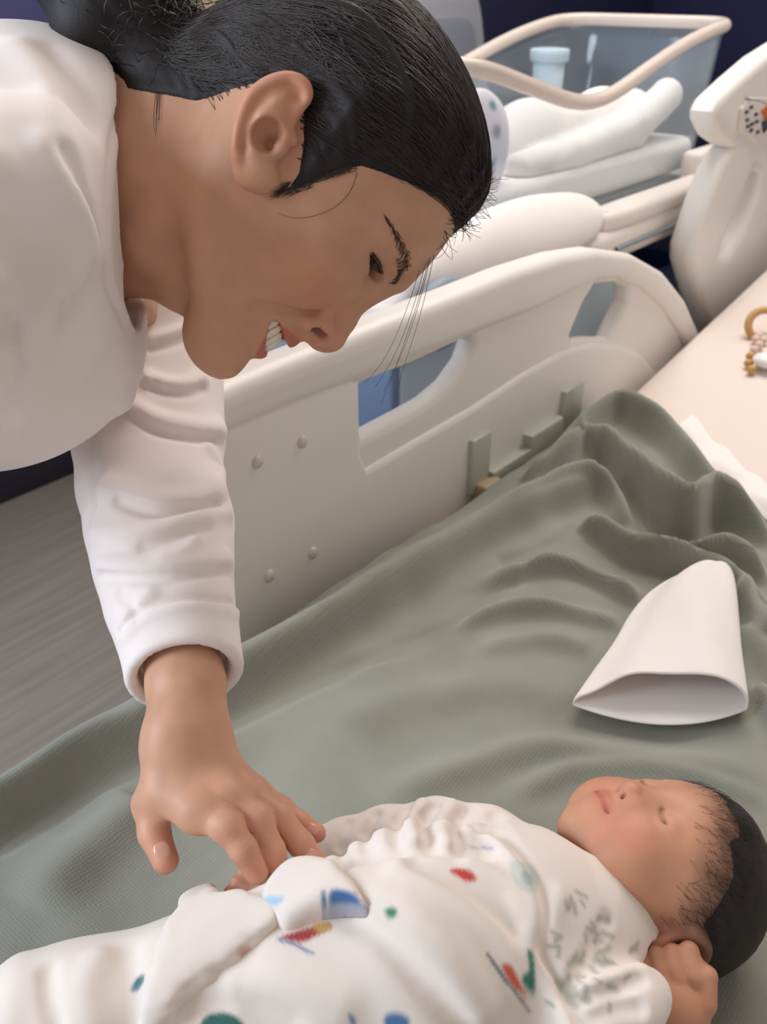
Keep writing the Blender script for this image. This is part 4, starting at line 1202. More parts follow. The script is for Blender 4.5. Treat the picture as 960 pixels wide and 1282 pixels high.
def baby_color(V):
    q = w2b(V); q[:, 0] = np.abs(q[:, 0])
    c = np.tile(BS, (len(V), 1))
    c = mix(c, BRD, 0.35 * gauss(q, (24, 36, -22), (14, 20, 14)) + 0.3 * gauss(q, (0, 50, -12), (8, 8, 8)))
    c = mix(c, BRD, 0.8 * gauss(q, (0, 48, -30.5), (11, 9, 5)))
    c = mix(c, np.array(srgb(70, 40, 34)), 0.75 * np.exp(-(polydist(q, BLID) / 0.0012) ** 2))
    c = mix(c, np.array(srgb(140, 62, 52)), 0.7 * np.exp(-(polydist(q, BMTH) / 0.0013) ** 2))
    c = mix(c, BRD, 0.5 * np.exp(-(vlen(q - np.array([0.052, -0.014, -0.003])) / 0.014) ** 2))
    c = mix(c, np.array(srgb(74, 54, 46)), 0.8 * ss(bhair_line(q) + 0.004 * vnoise(V, 260, 6), -0.018, 0.012))
    return c * (1 + 0.04 * vnoise(V, 200, 31))[:, None]
M_bskin = material('baby_skin', BS, rough=0.5, spec=0.3, vcol=True, var=0.05, vscale=70, bump=0.06, bscale=900, bdist=0.0006, sss=0.12, sssc=0.005)
n_ = len(Vc)
ARMS = [[atz(740, 1190, 0.70), atz(690, 1262, 0.70), H1w], [atz(640, 1110, 0.70), atz(520, 1110, 0.70), H2w]]
def btrunk(p):
    d = chain(p, [NB, atz(640, 1168, 0.70), atz(520, 1192, 0.70), atz(390, 1224, 0.70), atz(200, 1262, 0.69), atz(60, 1290, 0.68)], [0.024, 0.036, 0.038, 0.034, 0.022, 0.016], 0.02)
    for a_ in ARMS: d = smin(d, chain(p, a_, [0.014, 0.013, 0.0115], 0.008), 0.008)
    return smax(d, 0.664 - p[:, 2], 0.006)
pts_ = np.array([atz(60, 1290, 0.68), NB, H1w, H2w, atz(640, 1168, 0.70), ARMS[0][1]])
V3, Q3 = mesh_sdf(btrunk, pts_.min(0) - 0.06, pts_.max(0) + 0.06, 0.005, margin=1.3)
Q2 = np.concatenate([Q2, Q3 + len(V2)]); V2 = np.concatenate([V2, V3])
put('body', mesh_np('body', np.concatenate([Vc, V1, V2]), np.concatenate([Qc, Q1 + n_, Q2 + n_ + len(V1)]), np.concatenate([baby_color(Vc), np.tile(BS, (len(V1) + len(V2), 1))])), M_bskin, baby)
# ---- dark hair: thin cap plus fine strands swept back
def bhair_sdf(p):
    q = w2b(p).copy(); sgn = q[:, 0].copy(); q[:, 0] = np.abs(q[:, 0])
    s = bhair_line(q) + 0.003 * np.sin(q[:, 0] * 260)
    s = np.minimum(s, 0.06)
    return baby_core(q) - (-0.0030 + 0.0034 * ss(s, -0.004, 0.012) + 0.0022 * ss(s, 0.01, 0.03)) - 0.0003 * vnoise(p, 500, 5)
Vq, Qq = mesh_sdf(bhair_sdf, B_O - 0.1, B_O + 0.1, 0.0022, margin=1.2)
kq = (bhair_sdf(Vq) < 1) & (bhair_line(np.stack([np.abs(w2b(Vq)[:, 0]), *w2b(Vq)[:, 1:].T], 1)) > 0.004)
M_bhair = material('baby_hair', srgb(34, 27, 25), rough=0.55, spec=0.4, var=0.3, vscale=150, bump=0.3, bscale=900, bdist=0.0008)
bh = put('hair', mesh_np('hair', Vq, Qq[kq[Qq].all(1)]), M_bhair, baby); bh['label'] = 'fine black newborn hair'
paths = []
sd = rng.normal(size=(9000, 3)); sd /= vlen(sd)[:, None]
bc = lambda p: (lambda q: baby_core(np.stack([np.abs(q[:, 0]), q[:, 1], q[:, 2]], 1)))(w2b(p))
sp = project(bc, b2w(sd * 0.055), 5, 0.03)
sl = bhair_line(w2b(sp)); sp = sp[(sl > -0.016 + 0.020 * rng.random(len(sp)))][:4200]
dirn = np.array([0.0, -0.75, 0.55]) @ BR.T
NS = 6
A = sp[:, None] + (dirn + 0.35 * rng.normal(size=(len(sp), 1, 3))) * (np.linspace(0, 1, NS)[None, :, None] * rng.uniform(0.008, 0.020, (len(sp), 1, 1)))
Aj = project(bc, A.reshape(-1, 3), 4, 0.03); G = grad(bc, Aj); G /= vlen(G)[:, None]
Aj = (Aj + G * np.tile(np.linspace(-0.0002, 0.0026, NS), len(sp))[:, None] * 1.0).reshape(len(sp), NS, 3)
for a in Aj: paths.append((a, np.linspace(0.00010, 0.00004, NS)))
hair_tubes('hair_strands', paths, material('baby_strand', srgb(40, 32, 30), rough=0.5), bh)['kind'] = 'stuff'

# ---- gown
GW = [PZ(775, 1188, 0.692, 62), PZ(720, 1160, 0.705, 92), PZ(640, 1168, 0.708, 126), PZ(520, 1192, 0.712, 142), PZ(390, 1228, 0.704, 120), PZ(260, 1260, 0.696, 106), PZ(110, 1290, 0.688, 100), PZ(-40, 1320, 0.68, 90)]
FS = [PZ(668, 1080, 0.705, 40), PZ(610, 1052, 0.70, 40), PZ(545, 1040, 0.70, 38), PZ(485, 1046, 0.70, 34), PZ(430, 1056, 0.70, 28), PZ(404, 1060, 0.70, 24)]
NSL = [PZ(690, 1230, 0.715, 70), PZ(735, 1268, 0.722, 52), PZ(785, 1262, 0.722, 40), PZ(806, 1246, 0.722, 34)]
def gown_base(p):
    d = chain(p, [a for a, r in GW], [r for a, r in GW], 0.02)
    d = smin(d, chain(p, [a for a, r in FS], [r for a, r in FS], 0.008), 0.010)
    d = smin(d, chain(p, [a for a, r in NSL], [r for a, r in NSL], 0.01), 0.012)
    # the lying side is flattened by the bed
    return smax(d, 0.655 - p[:, 2], 0.008)
GST = []
for pts, amp, w in [
    # wrap edge from far shoulder across the chest, and the crease beneath it
    ([(560, 1036), (610, 1050), (650, 1090), (668, 1140), (662, 1190), (690, 1235), (712, 1282)], 3.5, 5), ([(575, 1030), (622, 1045), (664, 1088), (680, 1140), (674, 1190), (700, 1232), (722, 1275)], -3.5, 3.5),
    ([(440, 1110), (500, 1140), (560, 1200), (600, 1260)], 5, 12), ([(420, 1130), (480, 1175), (540, 1240), (580, 1290)], -5, 7),
    ([(500, 1090), (560, 1120), (620, 1170), (650, 1230)], 3.0, 8), ([(520, 1085), (580, 1115), (640, 1165)], -2.5, 6),
    ([(430, 1085), (480, 1068), (540, 1062), (600, 1070)], -3.5, 5), ([(590, 1080), (640, 1110), (655, 1160)], 2.5, 6),
    # bunched far sleeve
    ([(585, 1015), (570, 1040), (580, 1062)], -4.5, 4), ([(545, 1010), (528, 1032), (540, 1060)], -5, 4), ([(510, 1012), (495, 1036), (500, 1062)], -4.5, 4), ([(470, 1020), (458, 1042), (462, 1070)], -4, 3.5), ([(435, 1030), (426, 1050), (430, 1078)], -4, 3.5),
    ([(528, 1006), (515, 1025), (520, 1050)], 4, 5), ([(565, 1008), (552, 1030), (560, 1058)], 4, 5), ([(620, 1022), (600, 1045), (610, 1068)], -3, 5),
    # near sleeve and lower skirt
    ([(720, 1250), (760, 1240), (800, 1225)], -4, 4), ([(725, 1240), (765, 1228), (802, 1214)], 3, 5), ([(735, 1282), (770, 1265), (800, 1262)], -3, 4),
    ([(760, 1150), (740, 1190), (718, 1230)], -3, 4), ([(700, 1120), (690, 1160), (702, 1210)], 2.0, 6),
    ([(60, 1215), (62, 1250), (70, 1282)], -4, 5), ([(120, 1200), (105, 1240), (110, 1282)], 3, 9), ([(160, 1195), (168, 1240), (165, 1282)], -2.5, 8), ([(20, 1205), (15, 1250), (10, 1282)], 3, 10),
    ([(300, 1240), (350, 1235), (420, 1260)], 3, 12), ([(240, 1270), (300, 1255), (360, 1282)], -3, 9)]:
    GST.append((catmull(pts, 3), amp * mm * 1.5, w * mm))
GST = [(P, a, w) for P, (_, a, w) in zip(march_many(gown_base, [g[0] for g in GST], 0.3, 0.9), GST)]
def gown_sdf(p):
    d = gown_base(p)
    nb_ = np.abs(d) < 0.014
    if nb_.any():
        z = p[nb_]; dd = d[nb_]
        for P, amp, w in GST:
            lo, hi = P.min(0) - 3 * w, P.max(0) + 3 * w
            m = np.all((z > lo) & (z < hi), axis=1)
            if m.any(): dd[m] -= amp * np.exp(-(polydist(z[m], P) / w) ** 2)
        dd -= 0.0006 * vnoise(z, 90, 41)
        d[nb_] = dd
    d = smax(d, -cap(p, NB + (NB - B_O) * 0.15, b2w(np.array([0, 0.012, -0.04])), 0.030, 0.036), 0.003)      # neck opening
    d = smax(d, -np.maximum(fist1(p) - 0.002, 0.0), 0.002)
    return d
LO_g = np.min([a for a, r in GW + FS + NSL], 0) - 0.09; HI_g = np.max([a for a, r in GW + FS + NSL], 0) + 0.09; LO_g[2] = 0.645
Vg, Qg = mesh_sdf(gown_sdf, LO_g, HI_g, 0.0017, margin=1.2)
def xy_poly(pxs, f=None, n=3): return march(f or gown_sdf, catmull(pxs, n, True), 0.3, 0.9)[:, :2]
PRINTS = []
def blob(pxs, col, a=1.0): PRINTS.append((catmull(pxs, 3, True), np.array(srgb(*col)), a))
blob([(563, 1090), (574, 1087), (588, 1090), (597, 1101), (586, 1104), (574, 1098)], (192, 62, 54))
blob([(482, 1140), (489, 1136), (497, 1140), (494, 1148), (486, 1149)], (62, 128, 98))
blob([(628, 1208), (640, 1209), (650, 1228), (658, 1246), (646, 1240), (636, 1226)], (196, 84, 58))
blob([(660, 1190), (667, 1194), (670, 1222), (668, 1244), (656, 1234), (654, 1222), (662, 1214)], (52, 112, 96))
blob([(640, 1078), (662, 1082), (675, 1098), (668, 1118), (650, 1112), (640, 1096)], (186, 194, 186), 0.8)
blob([(652, 1092), (664, 1094), (668, 1104), (658, 1108)], (140, 158, 160), 0.6)
blob([(482, 1272), (498, 1268), (512, 1276), (508, 1290), (484, 1290)], (70, 108, 156))
blob([(436, 1270), (442, 1272), (446, 1282), (440, 1284)], (84, 120, 160))
blob([(252, 1280), (262, 1270), (282, 1268), (300, 1276), (304, 1292), (256, 1292)], (48, 98, 92))
blob([(164, 1240), (170, 1226), (179, 1220), (180, 1228), (172, 1240)], (62, 112, 122))
blob([(352, 1174), (370, 1166), (392, 1160), (412, 1156), (414, 1162), (396, 1172), (376, 1180)], (160, 58, 56))
blob([(392, 1158), (412, 1154), (414, 1164), (400, 1168)], (186, 148, 84))
LINES = [([(610, 1195), (626, 1216), (645, 1242), (662, 1266)], (60, 66, 96), 0.9), ([(616, 1206), (634, 1232)], (60, 66, 96), 0.6), ([(348, 1176), (368, 1182), (392, 1194)], (80, 104, 146), 0.9), ([(590, 1060), (604, 1061), (616, 1062)], (150, 156, 176), 1.2)]
LEAF = []
for k in range(70):
    a = np.array([rng.uniform(672, 800), rng.uniform(1090, 1262)])
    if a[1] < 1090 + (a[0] - 690) * 0.75 or a[0] < 690: continue
    an = rng.uniform(0, 6.28)
    LEAF.append(([tuple(a), tuple(a + rng.uniform(7, 15) * np.array([math.cos(an), math.sin(an)]))], (150, 152, 138), rng.uniform(1.2, 2.4)))
LN3 = [(P, np.array(srgb(*c)), w * mm) for P, (pts, c, w) in zip(march_many(gown_sdf, [l[0] for l in LINES + LEAF], 0.3, 0.9), LINES + LEAF)]
PRINTS = [(P[:, :2], c, a) for P, (_, c, a) in zip(march_many(gown_sdf, [b_[0] for b_ in PRINTS], 0.3, 0.9), PRINTS)]
GC = np.array(srgb(226, 213, 204))
def print_color(V, base):
    c = np.tile(base, (len(V), 1))
    for poly, col, a in PRINTS:
        m = np.all((V[:, :2] > poly.min(0) - 0.004) & (V[:, :2] < poly.max(0) + 0.004), axis=1) & (V[:, 2] > 0.68)
        if m.any(): c[m] = mix(c[m], col, a * ss(poly2(V[m][:, :2], poly), -0.0013, 0.0013))
    for P, col, w in LN3:
        m = np.all((V > P.min(0) - 0.006) & (V < P.max(0) + 0.006), axis=1)
        if m.any(): c[m] = mix(c[m], col, 0.75 * np.exp(-(polydist(V[m], P) / w) ** 2))
    return c
M_gown = material('printed_cotton', GC, rough=0.9, spec=0.12, vcol=True, bump=0.12, bscale=1100, bdist=0.0006, sheen=0.25, var=0.02, vscale=30)
gw = put('gown', mesh_np('gown', Vg, Qg, print_color(Vg, GC)), M_gown, baby); gw['label'] = 'white cotton gown printed with small sea creatures and leaves'
# ---- loose cloth flap with frilled edge and the turned band, lying on the gown
def overlay(name, pxs, lift, h, amp, cols, label):
    poly = xy_poly(pxs, gown_sdf, 4)
    cen = march(gown_sdf, pxs, 0.3, 0.9)
    def f(p):
        d = gown_base(p)
        s = -poly2(p[:, :2], poly) + amp * vnoise(p, 420, 77)
        top = d - lift + 0.0016 * vnoise(p, 110, 51)
        return smax(smax(top, s, 0.009), -(d + 0.004), 0.001)
    lo, hi = cen.min(0) - 0.02, cen.max(0) + 0.025
    v, q = mesh_sdf(f, lo, hi, h, margin=1.4)
    PRINTS[:] = [(xy_poly(pp, f), np.array(srgb(*cc)), 1.0) for pp, cc in cols]
    o = put(name, mesh_np(name, v, q, print_color(v, GC)), M_gown, baby); o['label'] = label
    return o
LN3 = []
overlay('cloth_flap', [(176, 1300), (186, 1235), (200, 1180), (224, 1146), (254, 1120), (278, 1130), (304, 1124), (332, 1132), (352, 1140), (348, 1160), (318, 1184), (294, 1208), (264, 1228), (234, 1258), (204, 1300)], 0.010, 0.0020, 0.0012, [([(298, 1192), (308, 1187), (314, 1190), (304, 1198)], (196, 120, 104))], 'white cloth flap with a frilled edge')
overlay('turned_band', [(326, 1134), (342, 1108), (370, 1092), (404, 1088), (436, 1100), (455, 1128), (459, 1149), (424, 1150), (396, 1154), (362, 1166), (346, 1158)], 0.012, 0.0018, 0.0, [([(412, 1118), (428, 1114), (446, 1121), (455, 1136), (459, 1149), (428, 1146), (416, 1149)], (62, 104, 152)), ([(402, 1118), (407, 1117), (410, 1149), (405, 1150)], (62, 104, 152)), ([(322, 1132), (336, 1122), (356, 1124), (344, 1134)], (160, 190, 212))], 'turned-up white band with a blue print')

# ================================================================== little white hat on the blanket
M_hat = material('hat_jersey', srgb(240, 230, 226), sss=0.3, sssr=(1, 0.8, 0.7), sssc=0.01, rough=0.9, spec=0.12, bump=0.10, bscale=900, bdist=0.0006, sheen=0.25, var=0.015, vscale=25)
Lh = catmull([(717, 878), (742, 842), (768, 806), (790, 768), (818, 738), (858, 717), (892, 712)], 6)
Rh = catmull([(936, 884), (932, 852), (927, 815), (924, 780), (921, 750), (916, 724), (904, 712)], 6)
rows = []
nr, na = len(Lh), 40
for i in range(nr):
    s = i / (nr - 1)
    a = onz(*Lh[i], 0.672); b = onz(*Rh[i], 0.672)
    z0 = 0.668
    ax = b - a; w = np.linalg.norm(ax); ax = ax / max(w, 1e-6)
    hgt = 0.028 * (1 - s ** 2.2) ** 0.6 + 0.006
    fr = np.cross(ax, ZU)                                   # towards the camera
    row = []
    for k in range(na):
        th = 2 * math.pi * k / na
        u = 0.5 - 0.5 * math.cos(th)
        topside = math.sin(th)
        z = z0 + (hgt * abs(topside) ** 0.75 if topside > 0 else 0.0)
        # sagging left end of the opening, dents further up
        sag = 1 - 0.55 * math.exp(-((u - 0.08) / 0.16) ** 2)
        dent = 1 - 0.22 * math.exp(-(((u - 0.45) / 0.16) ** 2 + ((s - 0.4) / 0.18) ** 2)) + 0.10 * math.sin(u * 9 + s * 7)
        p = a + ax * (w * u)
        p[2] = z0 + (z - z0) * sag * dent
        lip = math.exp(-(s / 0.05) ** 2)
        fwd = (0.022 * math.sin(th) ** 2 if topside < 0 else -0.006 * math.sin(th) ** 2)
        p = p + fr * fwd * lip
        row.append(p)
    rows.append(row)
Vh_ = np.array(rows).reshape(-1, 3); ii = np.arange(nr * na).reshape(nr, na)
a, b = ii[:-1], ii[1:]
me = mesh_np('baby_hat', Vh_, np.stack([a, np.roll(a, -1, 1), np.roll(b, -1, 1), b], -1).reshape(-1, 4))
hat = put('baby_hat', me, M_hat); tag(hat, 'white newborn hat lying empty on the grey-green blanket', 'hat')
md = hat.modifiers.new('thickness', 'SOLIDIFY'); md.thickness = 0.0028; md.offset = 0
md = hat.modifiers.new('smooth', 'SUBSURF'); md.levels = 1; md.render_levels = 1
# ================================================================== bassinet and its cart beyond the rail
M_tray = material('cart_plastic', srgb(232, 222, 216), rough=0.4, spec=0.45)
M_lblue = material('pale_blue_panel', srgb(214, 228, 238), rough=0.4, spec=0.4, var=0.02)
M_blue = material('blue_panel', srgb(132, 154, 186), rough=0.4, spec=0.4, var=0.03)
M_slate = material('slate_metal', srgb(66, 74, 90), rough=0.5)
M_grey2 = material('grey_rubber', srgb(140, 148, 156), rough=0.5)
M_cloth = material('white_cotton', srgb(240, 232, 228), rough=0.9, spec=0.1, bump=0.1, bscale=500, sheen=0.2, var=0.015)
acr = bpy.data.materials.new('clear_acrylic'); acr.use_nodes = True
nt = acr.node_tree; N, L = nt.nodes, nt.links
N.remove(N['Principled BSDF'])
tr = N.new('ShaderNodeBsdfTransparent'); tr.inputs[0].default_value = (0.965, 0.985, 0.995, 1)
gl = N.new('ShaderNodeBsdfGlossy'); gl.inputs['Roughness'].default_value = 0.06
lw = N.new('ShaderNodeLayerWeight'); lw.inputs[0].default_value = 0.25
fr = N.new('ShaderNodeMapRange'); fr.inputs[3].default_value = 0.02; fr.inputs[4].default_value = 0.22; L.new(lw.outputs['Facing'], fr.inputs[0])
mxs = N.new('ShaderNodeMixShader')
L.new(fr.outputs[0], mxs.inputs[0]); L.new(tr.outputs[0], mxs.inputs[1]); L.new(gl.outputs[0], mxs.inputs[2]); dfu = N.new('ShaderNodeBsdfDiffuse'); dfu.inputs[0].default_value = (0.72, 0.84, 0.95, 1)
mx2 = N.new('ShaderNodeMixShader'); mx2.inputs[0].default_value = 0.09
L.new(mxs.outputs[0], mx2.inputs[1]); L.new(dfu.outputs[0], mx2.inputs[2]); L.new(mx2.outputs[0], N['Material Output'].inputs[0])
M_rim = material('frosted_rim', srgb(236, 222, 212), rough=0.2, spec=0.6, trans=0.35, ior=1.3)

TX0, TX1, TY0, TY1 = 1.05, 1.955, 0.745, 1.09
cart = empty('bassinet_cart', (1.45, 0.88, 0)); tag(cart, 'white wheeled bassinet cart with pale blue cabinet standing beyond the bed rail', 'cart')
tray = plate('tray', [catmull([(0.88, 0.672), (1.5, 0.668), (1.98, 0.672), (2.01, 0.70), (2.015, 0.9), (2.0, 1.12), (1.5, 1.13), (0.88, 1.12), (0.855, 1.09), (0.85, 0.9), (0.855, 0.70)], 4, True)], 0.055, 0.018, Matrix.Translation((0, 0, 0.825)), M_tray, cart)
plate('tray_lip', [catmull([(1.40, 0.672), (1.70, 0.668), (1.98, 0.672), (2.005, 0.69), (1.99, 0.725), (1.70, 0.722), (1.42, 0.722), (1.385, 0.70)], 4, True)], 0.032, 0.012, Matrix.Translation((0, 0, 0.862)), M_tray, cart)
box('tray_block', (1.78, 0.70, 0.84), (1.97, 0.742, 0.915), M_tray, cart, bev=0.012)
tube('tray_groove', [(1.40, 0.667, 0.822), (1.7, 0.663, 0.822), (1.98, 0.668, 0.822)], 0.004, M_grey2, cart)
cab = box('cabinet', (0.892, 0.705, 0.13), (1.50, 1.08, 0.80), M_lblue, cart, bev=0.008)
for k in range(3):
    dr = box('drawer', (0.888, 0.690, 0.16 + 0.21 * k), (1.48, 0.706, 0.355 + 0.21 * k), M_lblue, cart, bev=0.006)
    box('handle', (1.16, 0.680, 0.30 + 0.21 * k), (1.30, 0.692, 0.315 + 0.21 * k), M_grey2, dr, bev=0.004)
box('end_panel', (0.872, 0.693, 0.12), (0.891, 1.085, 0.80), M_blue, cart, bev=0.006)
box('end_trim', (0.858, 0.94, 0.12), (0.873, 0.965, 0.80), M_tray, cart, bev=0.004)
box('side_post', (1.96, 0.71, 0.13), (1.995, 0.745, 0.80), M_slate, cart, bev=0.005)
box('side_post', (1.96, 1.05, 0.13), (1.995, 1.085, 0.80), M_slate, cart, bev=0.005)
box('back_panel', (1.50, 1.06, 0.13), (1.96, 1.08, 0.80), M_slate, cart, bev=0.003)
box('shelf', (1.50, 0.71, 0.50), (1.96, 1.06, 0.525), M_slate, cart, bev=0.005)
box('base', (0.87, 0.69, 0.09), (2.0, 1.10, 0.13), M_tray, cart, bev=0.01)
th = np.linspace(0, 2 * math.pi, 33)
tube('grip_ring', np.array([(0.925 + 0.044 * math.cos(t), 0.658, 0.838 + 0.034 * math.sin(t)) for t in th]), 0.011, M_grey2, cart)
ball('grip_boss', (0.925, 0.664, 0.838), (0.034, 0.012, 0.024), material('peach_plastic', srgb(232, 206, 190), rough=0.4), cart, 20)
for x in (0.93, 1.95):
    for y in (0.73, 1.05):
        p = put('caster', mesh_bm('caster', lathe_bm([(0.01, -0.014), (0.038, -0.013), (0.042, 0), (0.038, 0.013), (0.01, 0.014)], 18, None, Matrix.Translation((x, y, 0.043)) @ Matrix.Rotation(math.pi / 2, 4, 'X'))), M_dark, cart)
        box('caster_fork', (x - 0.015, y - 0.02, 0.05), (x + 0.015, y + 0.02, 0.095), M_steel, p, bev=0.004)
bin_ = empty('storage_bin', (1.68, 0.86, 0.526)); tag(bin_, 'blue plastic storage bin on the open shelf of the bassinet cart', 'bin')
bm = bmesh.new(); rings = []
for z, o_ in ((0.526, 0.0), (0.70, 0.012), (0.71, 0.02), (0.71, 0.008), (0.54, -0.006)):
    rings.append([bm.verts.new((x, y, z)) for x, y in ((1.54 - o_, 0.74 - o_), (1.86 + o_, 0.74 - o_), (1.86 + o_, 1.0 + o_), (1.54 - o_, 1.0 + o_))])
for a, b in zip(rings[:-1], rings[1:]):
    for i in range(4): bm.faces.new((a[i], a[(i + 1) % 4], b[(i + 1) % 4], b[i]))
bm.faces.new(rings[0]); bm.faces.new(rings[-1])
M_bin = material('bin_blue', srgb(52, 92, 160), rough=0.35, spec=0.5)
put('bin_body', mesh_bm('bin_body', bm), M_bin, bin_, smooth=False)
# white bolster along the front of the tray
bol = lambda p: ellip(p, np.array([1.135, 0.692, 0.872]), (0.245, 0.048, 0.062))
def bol_f(p):
    d = bol(p); d = smax(d, 0.8535 - p[:, 2], 0.006); d = smax(d, p[:, 1] - 0.7285, 0.01); return d - 0.001 * vnoise(p, 40, 3)
v, q = mesh_sdf(bol_f, (0.88, 0.62, 0.83), (1.47, 0.77, 0.96), 0.005, margin=1.3)
bo = put('bolster', mesh_np('bolster', v, q), M_cloth); tag(bo, 'white padded bolster on the cart in front of the clear bassinet tub', 'bolster')

# ---- clear tub
tub = empty('bassinet_tub', (1.5, 0.92, 0.854)); tag(tub, 'clear acrylic bassinet tub with a curved frosted rim on the cart', 'bassinet')
def rrect(x0, x1, y0, y1, r, n=8, m=14):
    pts = []
    for cx, cy, a0 in ((x1 - r, y0 + r, -90), (x1 - r, y1 - r, 0), (x0 + r, y1 - r, 90), (x0 + r, y0 + r, 180)):
        for i in range(n + 1):
            a = math.radians(a0 + 90 * i / n); pts.append((cx + r * math.cos(a), cy + r * math.sin(a)))
    out = []
    P = np.array(pts); 
    for i in range(len(P)):
        a, b = P[i], P[(i + 1) % len(P)]
        k = max(1, int(np.linalg.norm(b - a) / 0.03))
        for j in range(k): out.append(a + (b - a) * j / k)
    return np.array(out)
BASE = rrect(TX0 + 0.035, TX1 - 0.05, TY0 + 0.005, TY1 - 0.02, 0.06)
cxy = np.array([(TX0 + TX1) / 2, (TY0 + TY1) / 2])
def rim_z(x):
    t = np.clip((x - TX0) / (TX1 - TX0), 0, 1)
    dip = np.exp(-((t - 0.40) / 0.22) ** 2)
    return 1.090 + 0.028 * ss(t, 0.6, 1.0) + 0.012 * (1 - ss(t, 0, 0.2)) - 0.060 * dip
TOP = cxy + (BASE - cxy) * np.array([1.085, 1.07])
rings = []
for s in np.linspace(0, 1, 9):
    xy = BASE + (TOP - BASE) * s ** 1.3
    z = 0.866 + (rim_z(TOP[:, 0]) - 0.866) * s
    rings.append(np.column_stack([xy, z]))
inner = [np.column_stack([cxy + (r[:, :2] - cxy) * np.array([1 - 0.010, 1 - 0.022]), r[:, 2]]) for r in rings]
nn = len(BASE)
V = np.concatenate(rings + inner[::-1]); R_ = len(rings) * 2
ii = np.arange(R_ * nn).reshape(R_, nn)
a, b = ii[:-1], ii[1:]
Qd = np.stack([a, np.roll(a, -1, 1), np.roll(b, -1, 1), b], -1).reshape(-1, 4)
put('tub_wall', mesh_np('tub_wall', V, Qd), acr, tub)
bmf = bmesh.new()
f1 = [bmf.verts.new((x, y, 0.866)) for x, y in BASE]; f2 = [bmf.verts.new((x, y, 0.855)) for x, y in BASE]
bmf.faces.new(f1); bmf.faces.new(f2[::-1])
for i in range(nn): bmf.faces.new((f2[i], f2[(i + 1) % nn], f1[(i + 1) % nn], f1[i]))
put('tub_floor', mesh_bm('tub_floor', bmf), acr, tub, smooth=False)
loop = np.concatenate([rings[-1], rings[-1][:2]])
tube('tub_rim', loop, 0.0115, M_rim, tub, sides=12)
# mattress, tucked cloth, printed cloth and cup inside
mt = box('bassinet_mattress', (TX0 + 0.06, TY0 + 0.018, 0.868), (TX1 - 0.065, TY1 - 0.045, 0.928), M_cloth, bev=0.018); tag(mt, 'thin white mattress inside the clear bassinet tub', 'mattress')
def cl_f(p):
    d = chain(p, [np.array(c) for c in ((1.36, 0.89, 0.945), (1.45, 0.87, 0.955), (1.70, 0.87, 0.96), (1.84, 0.88, 0.965))], [0.050, 0.060, 0.054, 0.042], 0.03)
    d = smin(d, chain(p, [np.array(c) for c in ((1.325, 0.805, 0.935), (1.45, 0.80, 0.938), (1.68, 0.80, 0.955), (1.84, 0.81, 1.0))], [0.026, 0.028, 0.030, 0.028], 0.02), 0.012)
    d = smax(d, 0.9285 - p[:, 2], 0.004); d = smax(d, TY0 + 0.026 - p[:, 1], 0.006)
    return d - 0.0025 * vnoise(p, 30, 9) - 0.001 * vnoise(p, 80, 10)
v, q = mesh_sdf(cl_f, (1.12, 0.74, 0.89), (1.92, 1.0, 1.05), 0.006, margin=1.4)
cb = put('crib_blanket', mesh_np('crib_blanket', v, q), M_cloth); tag(cb, 'white folded blanket heaped inside the bassinet tub', 'blanket')
def pc_f(p):
    d = ellip(p, np.array([1.215, 0.812, 0.975]), (0.066, 0.032, 0.085)); d = smax(d, 0.9288 - p[:, 2], 0.004)
    return d - 0.003 * vnoise(p, 45, 12)
v, q = mesh_sdf(pc_f, (1.12, 0.77, 0.91), (1.31, 0.87, 1.09), 0.004, margin=1.4)
c = np.tile(np.array(srgb(228, 220, 228)), (len(v), 1))
for (x, y, r), col in zip([(628, 122, 8), (617, 132, 7), (622, 165, 9), (604, 190, 10), (617, 205, 8), (612, 218, 12), (595, 150, 6), (590, 120, 7)], [(206, 92, 92), (90, 140, 150), (150, 140, 150), (160, 146, 160), (104, 150, 184), (110, 120, 136), (170, 120, 150), (110, 150, 130)]):
    P = march(pc_f, [(x, y)], 0.9, 1.6)[0]; c = mix(c, np.array(srgb(*col)), np.exp(-((vlen(v - P) / (r * 1.15 / 1000)) ** 4)))
pc = put('printed_cloth', mesh_np('printed_cloth', v, q, c), material('printed_muslin', (1, 1, 1), rough=0.9, vcol=True)); tag(pc, 'white cloth printed with small coloured animals, bunched in the bassinet beside her hair', 'cloth')
cp = empty('plastic_cup', (1.76, 1.02, 0.929)); tag(cp, 'small translucent plastic cup standing in the bassinet tub', 'cup')
M_cup = material('cup_plastic', srgb(196, 214, 226), rough=0.25, trans=0.3, ior=1.2)
put('cup_body', mesh_bm('cup_body', lathe_bm([(0.0, 0.0), (0.022, 0.0), (0.026, 0.004), (0.031, 0.135), (0.0285, 0.135), (0.024, 0.008), (0.0, 0.006)], 28, None, Matrix.Translation((1.76, 1.02, 0.929)))), M_cup, cp)
put('cup_rim', mesh_bm('cup_rim', lathe_bm([(0.0312, 0.122), (0.037, 0.123), (0.038, 0.142), (0.035, 0.145), (0.030, 0.143), (0.0298, 0.125)], 28, None, Matrix.Translation((1.76, 1.02, 0.929)))), M_cup, cp)

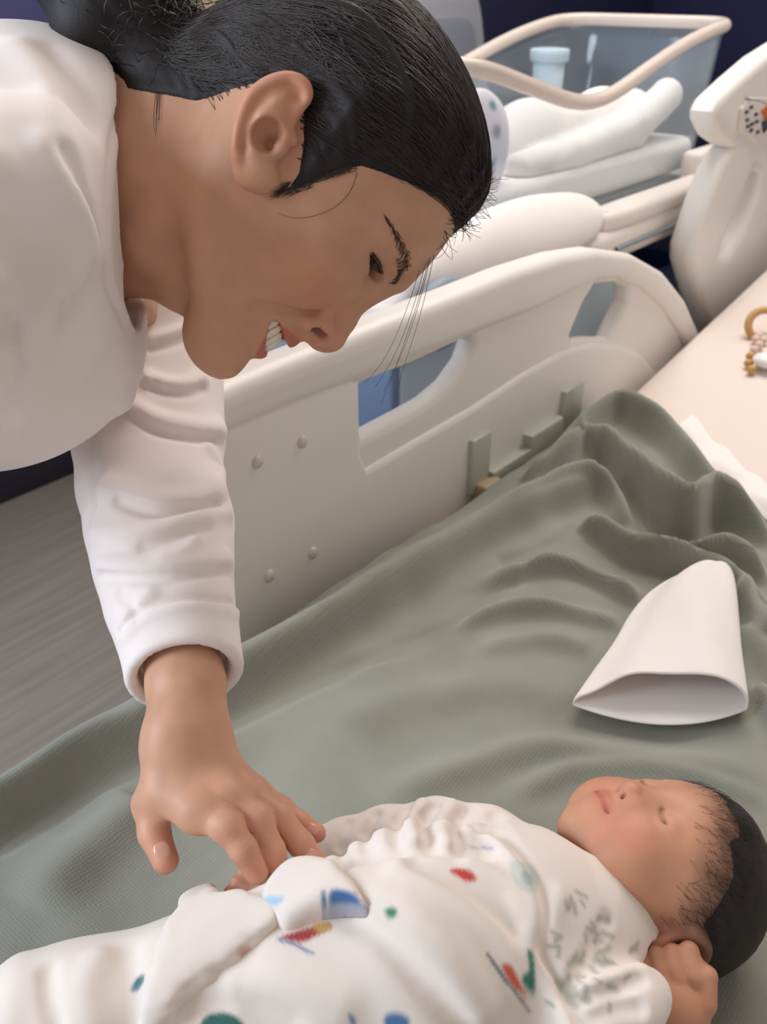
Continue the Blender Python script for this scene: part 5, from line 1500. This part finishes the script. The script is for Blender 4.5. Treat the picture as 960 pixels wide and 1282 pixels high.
# ================================================================== small things on the raised sheet
def sheet_pt(x, y, lift=0.0):
    r = ray(x, y)
    t = 1.0
    for _ in range(40):
        p = CAM + r * t; t += (p[2] - (float(top_z(np.array(p[0]))) + lift)) * 0.8
    return CAM + r * t
pa = empty('pacifier', sheet_pt(955, 430)); tag(pa, 'pacifier with a tan ring, beads and white shield on the bed sheet', 'pacifier')
c0 = sheet_pt(958, 408, 0.016)
M_tan = material('tan_ring', srgb(196, 152, 96), rough=0.5); M_bead = material('pale_bead', srgb(222, 196, 186), rough=0.4); M_shield = material('white_shield', srgb(236, 230, 230), rough=0.3)
th = np.linspace(0, 2 * math.pi, 33)
tube('ring', np.array([c0 + RT * 0.027 * math.cos(t) + UP * 0.025 * math.sin(t) for t in th]), 0.0062, M_tan, pa)
for i, (x, y) in enumerate([(946, 425), (950, 432), (944, 438), (939, 446), (937, 455), (940, 463), (950, 421), (956, 426)]):
    ball('bead', sheet_pt(x, y, 0.008), 0.0068, [M_bead, M_tan][i in (3, 4, 5)], pa, 14)
ball('shield', sheet_pt(962, 452, 0.014), (0.020, 0.024, 0.011), M_shield, pa, 20)
# top sheet turned out at the edge of the blanket
band = catmull([(846, 546), (884, 580), (918, 612), (968, 648), (1060, 690)], 6)
rows = []
for i, (x, y) in enumerate(band):
    row = []
    for j in range(9):
        o = j / 8
        p = sheet_pt(x + (34 + 6 * math.sin(i * 0.7)) * (o - 0.35) * 0.8, y - (30 + 8 * math.sin(i * 0.9 + 1)) * (o - 0.35) * 1.0, 0.0)
        p[2] += 0.003 + 0.014 * math.exp(-((o - 0.45 - 0.1 * math.sin(i * 0.6)) / 0.22) ** 2) * (0.6 + 0.4 * math.sin(i * 0.8))
        row.append(p)
    rows.append(row)
Vq_ = np.array(rows).reshape(-1, 3); ii = np.arange(len(band) * 9).reshape(-1, 9)
ts = put('top_sheet', mesh_np('top_sheet', Vq_, np.stack([ii[:-1, :-1], ii[1:, :-1], ii[1:, 1:], ii[:-1, 1:]], -1).reshape(-1, 4)), M_cloth)
tag(ts, 'rumpled white top sheet showing along the head-side edge of the blanket', 'sheet')
md = ts.modifiers.new('thickness', 'SOLIDIFY'); md.thickness = 0.003; md.offset = 1
md = ts.modifiers.new('smooth', 'SUBSURF'); md.levels = 1; md.render_levels = 2
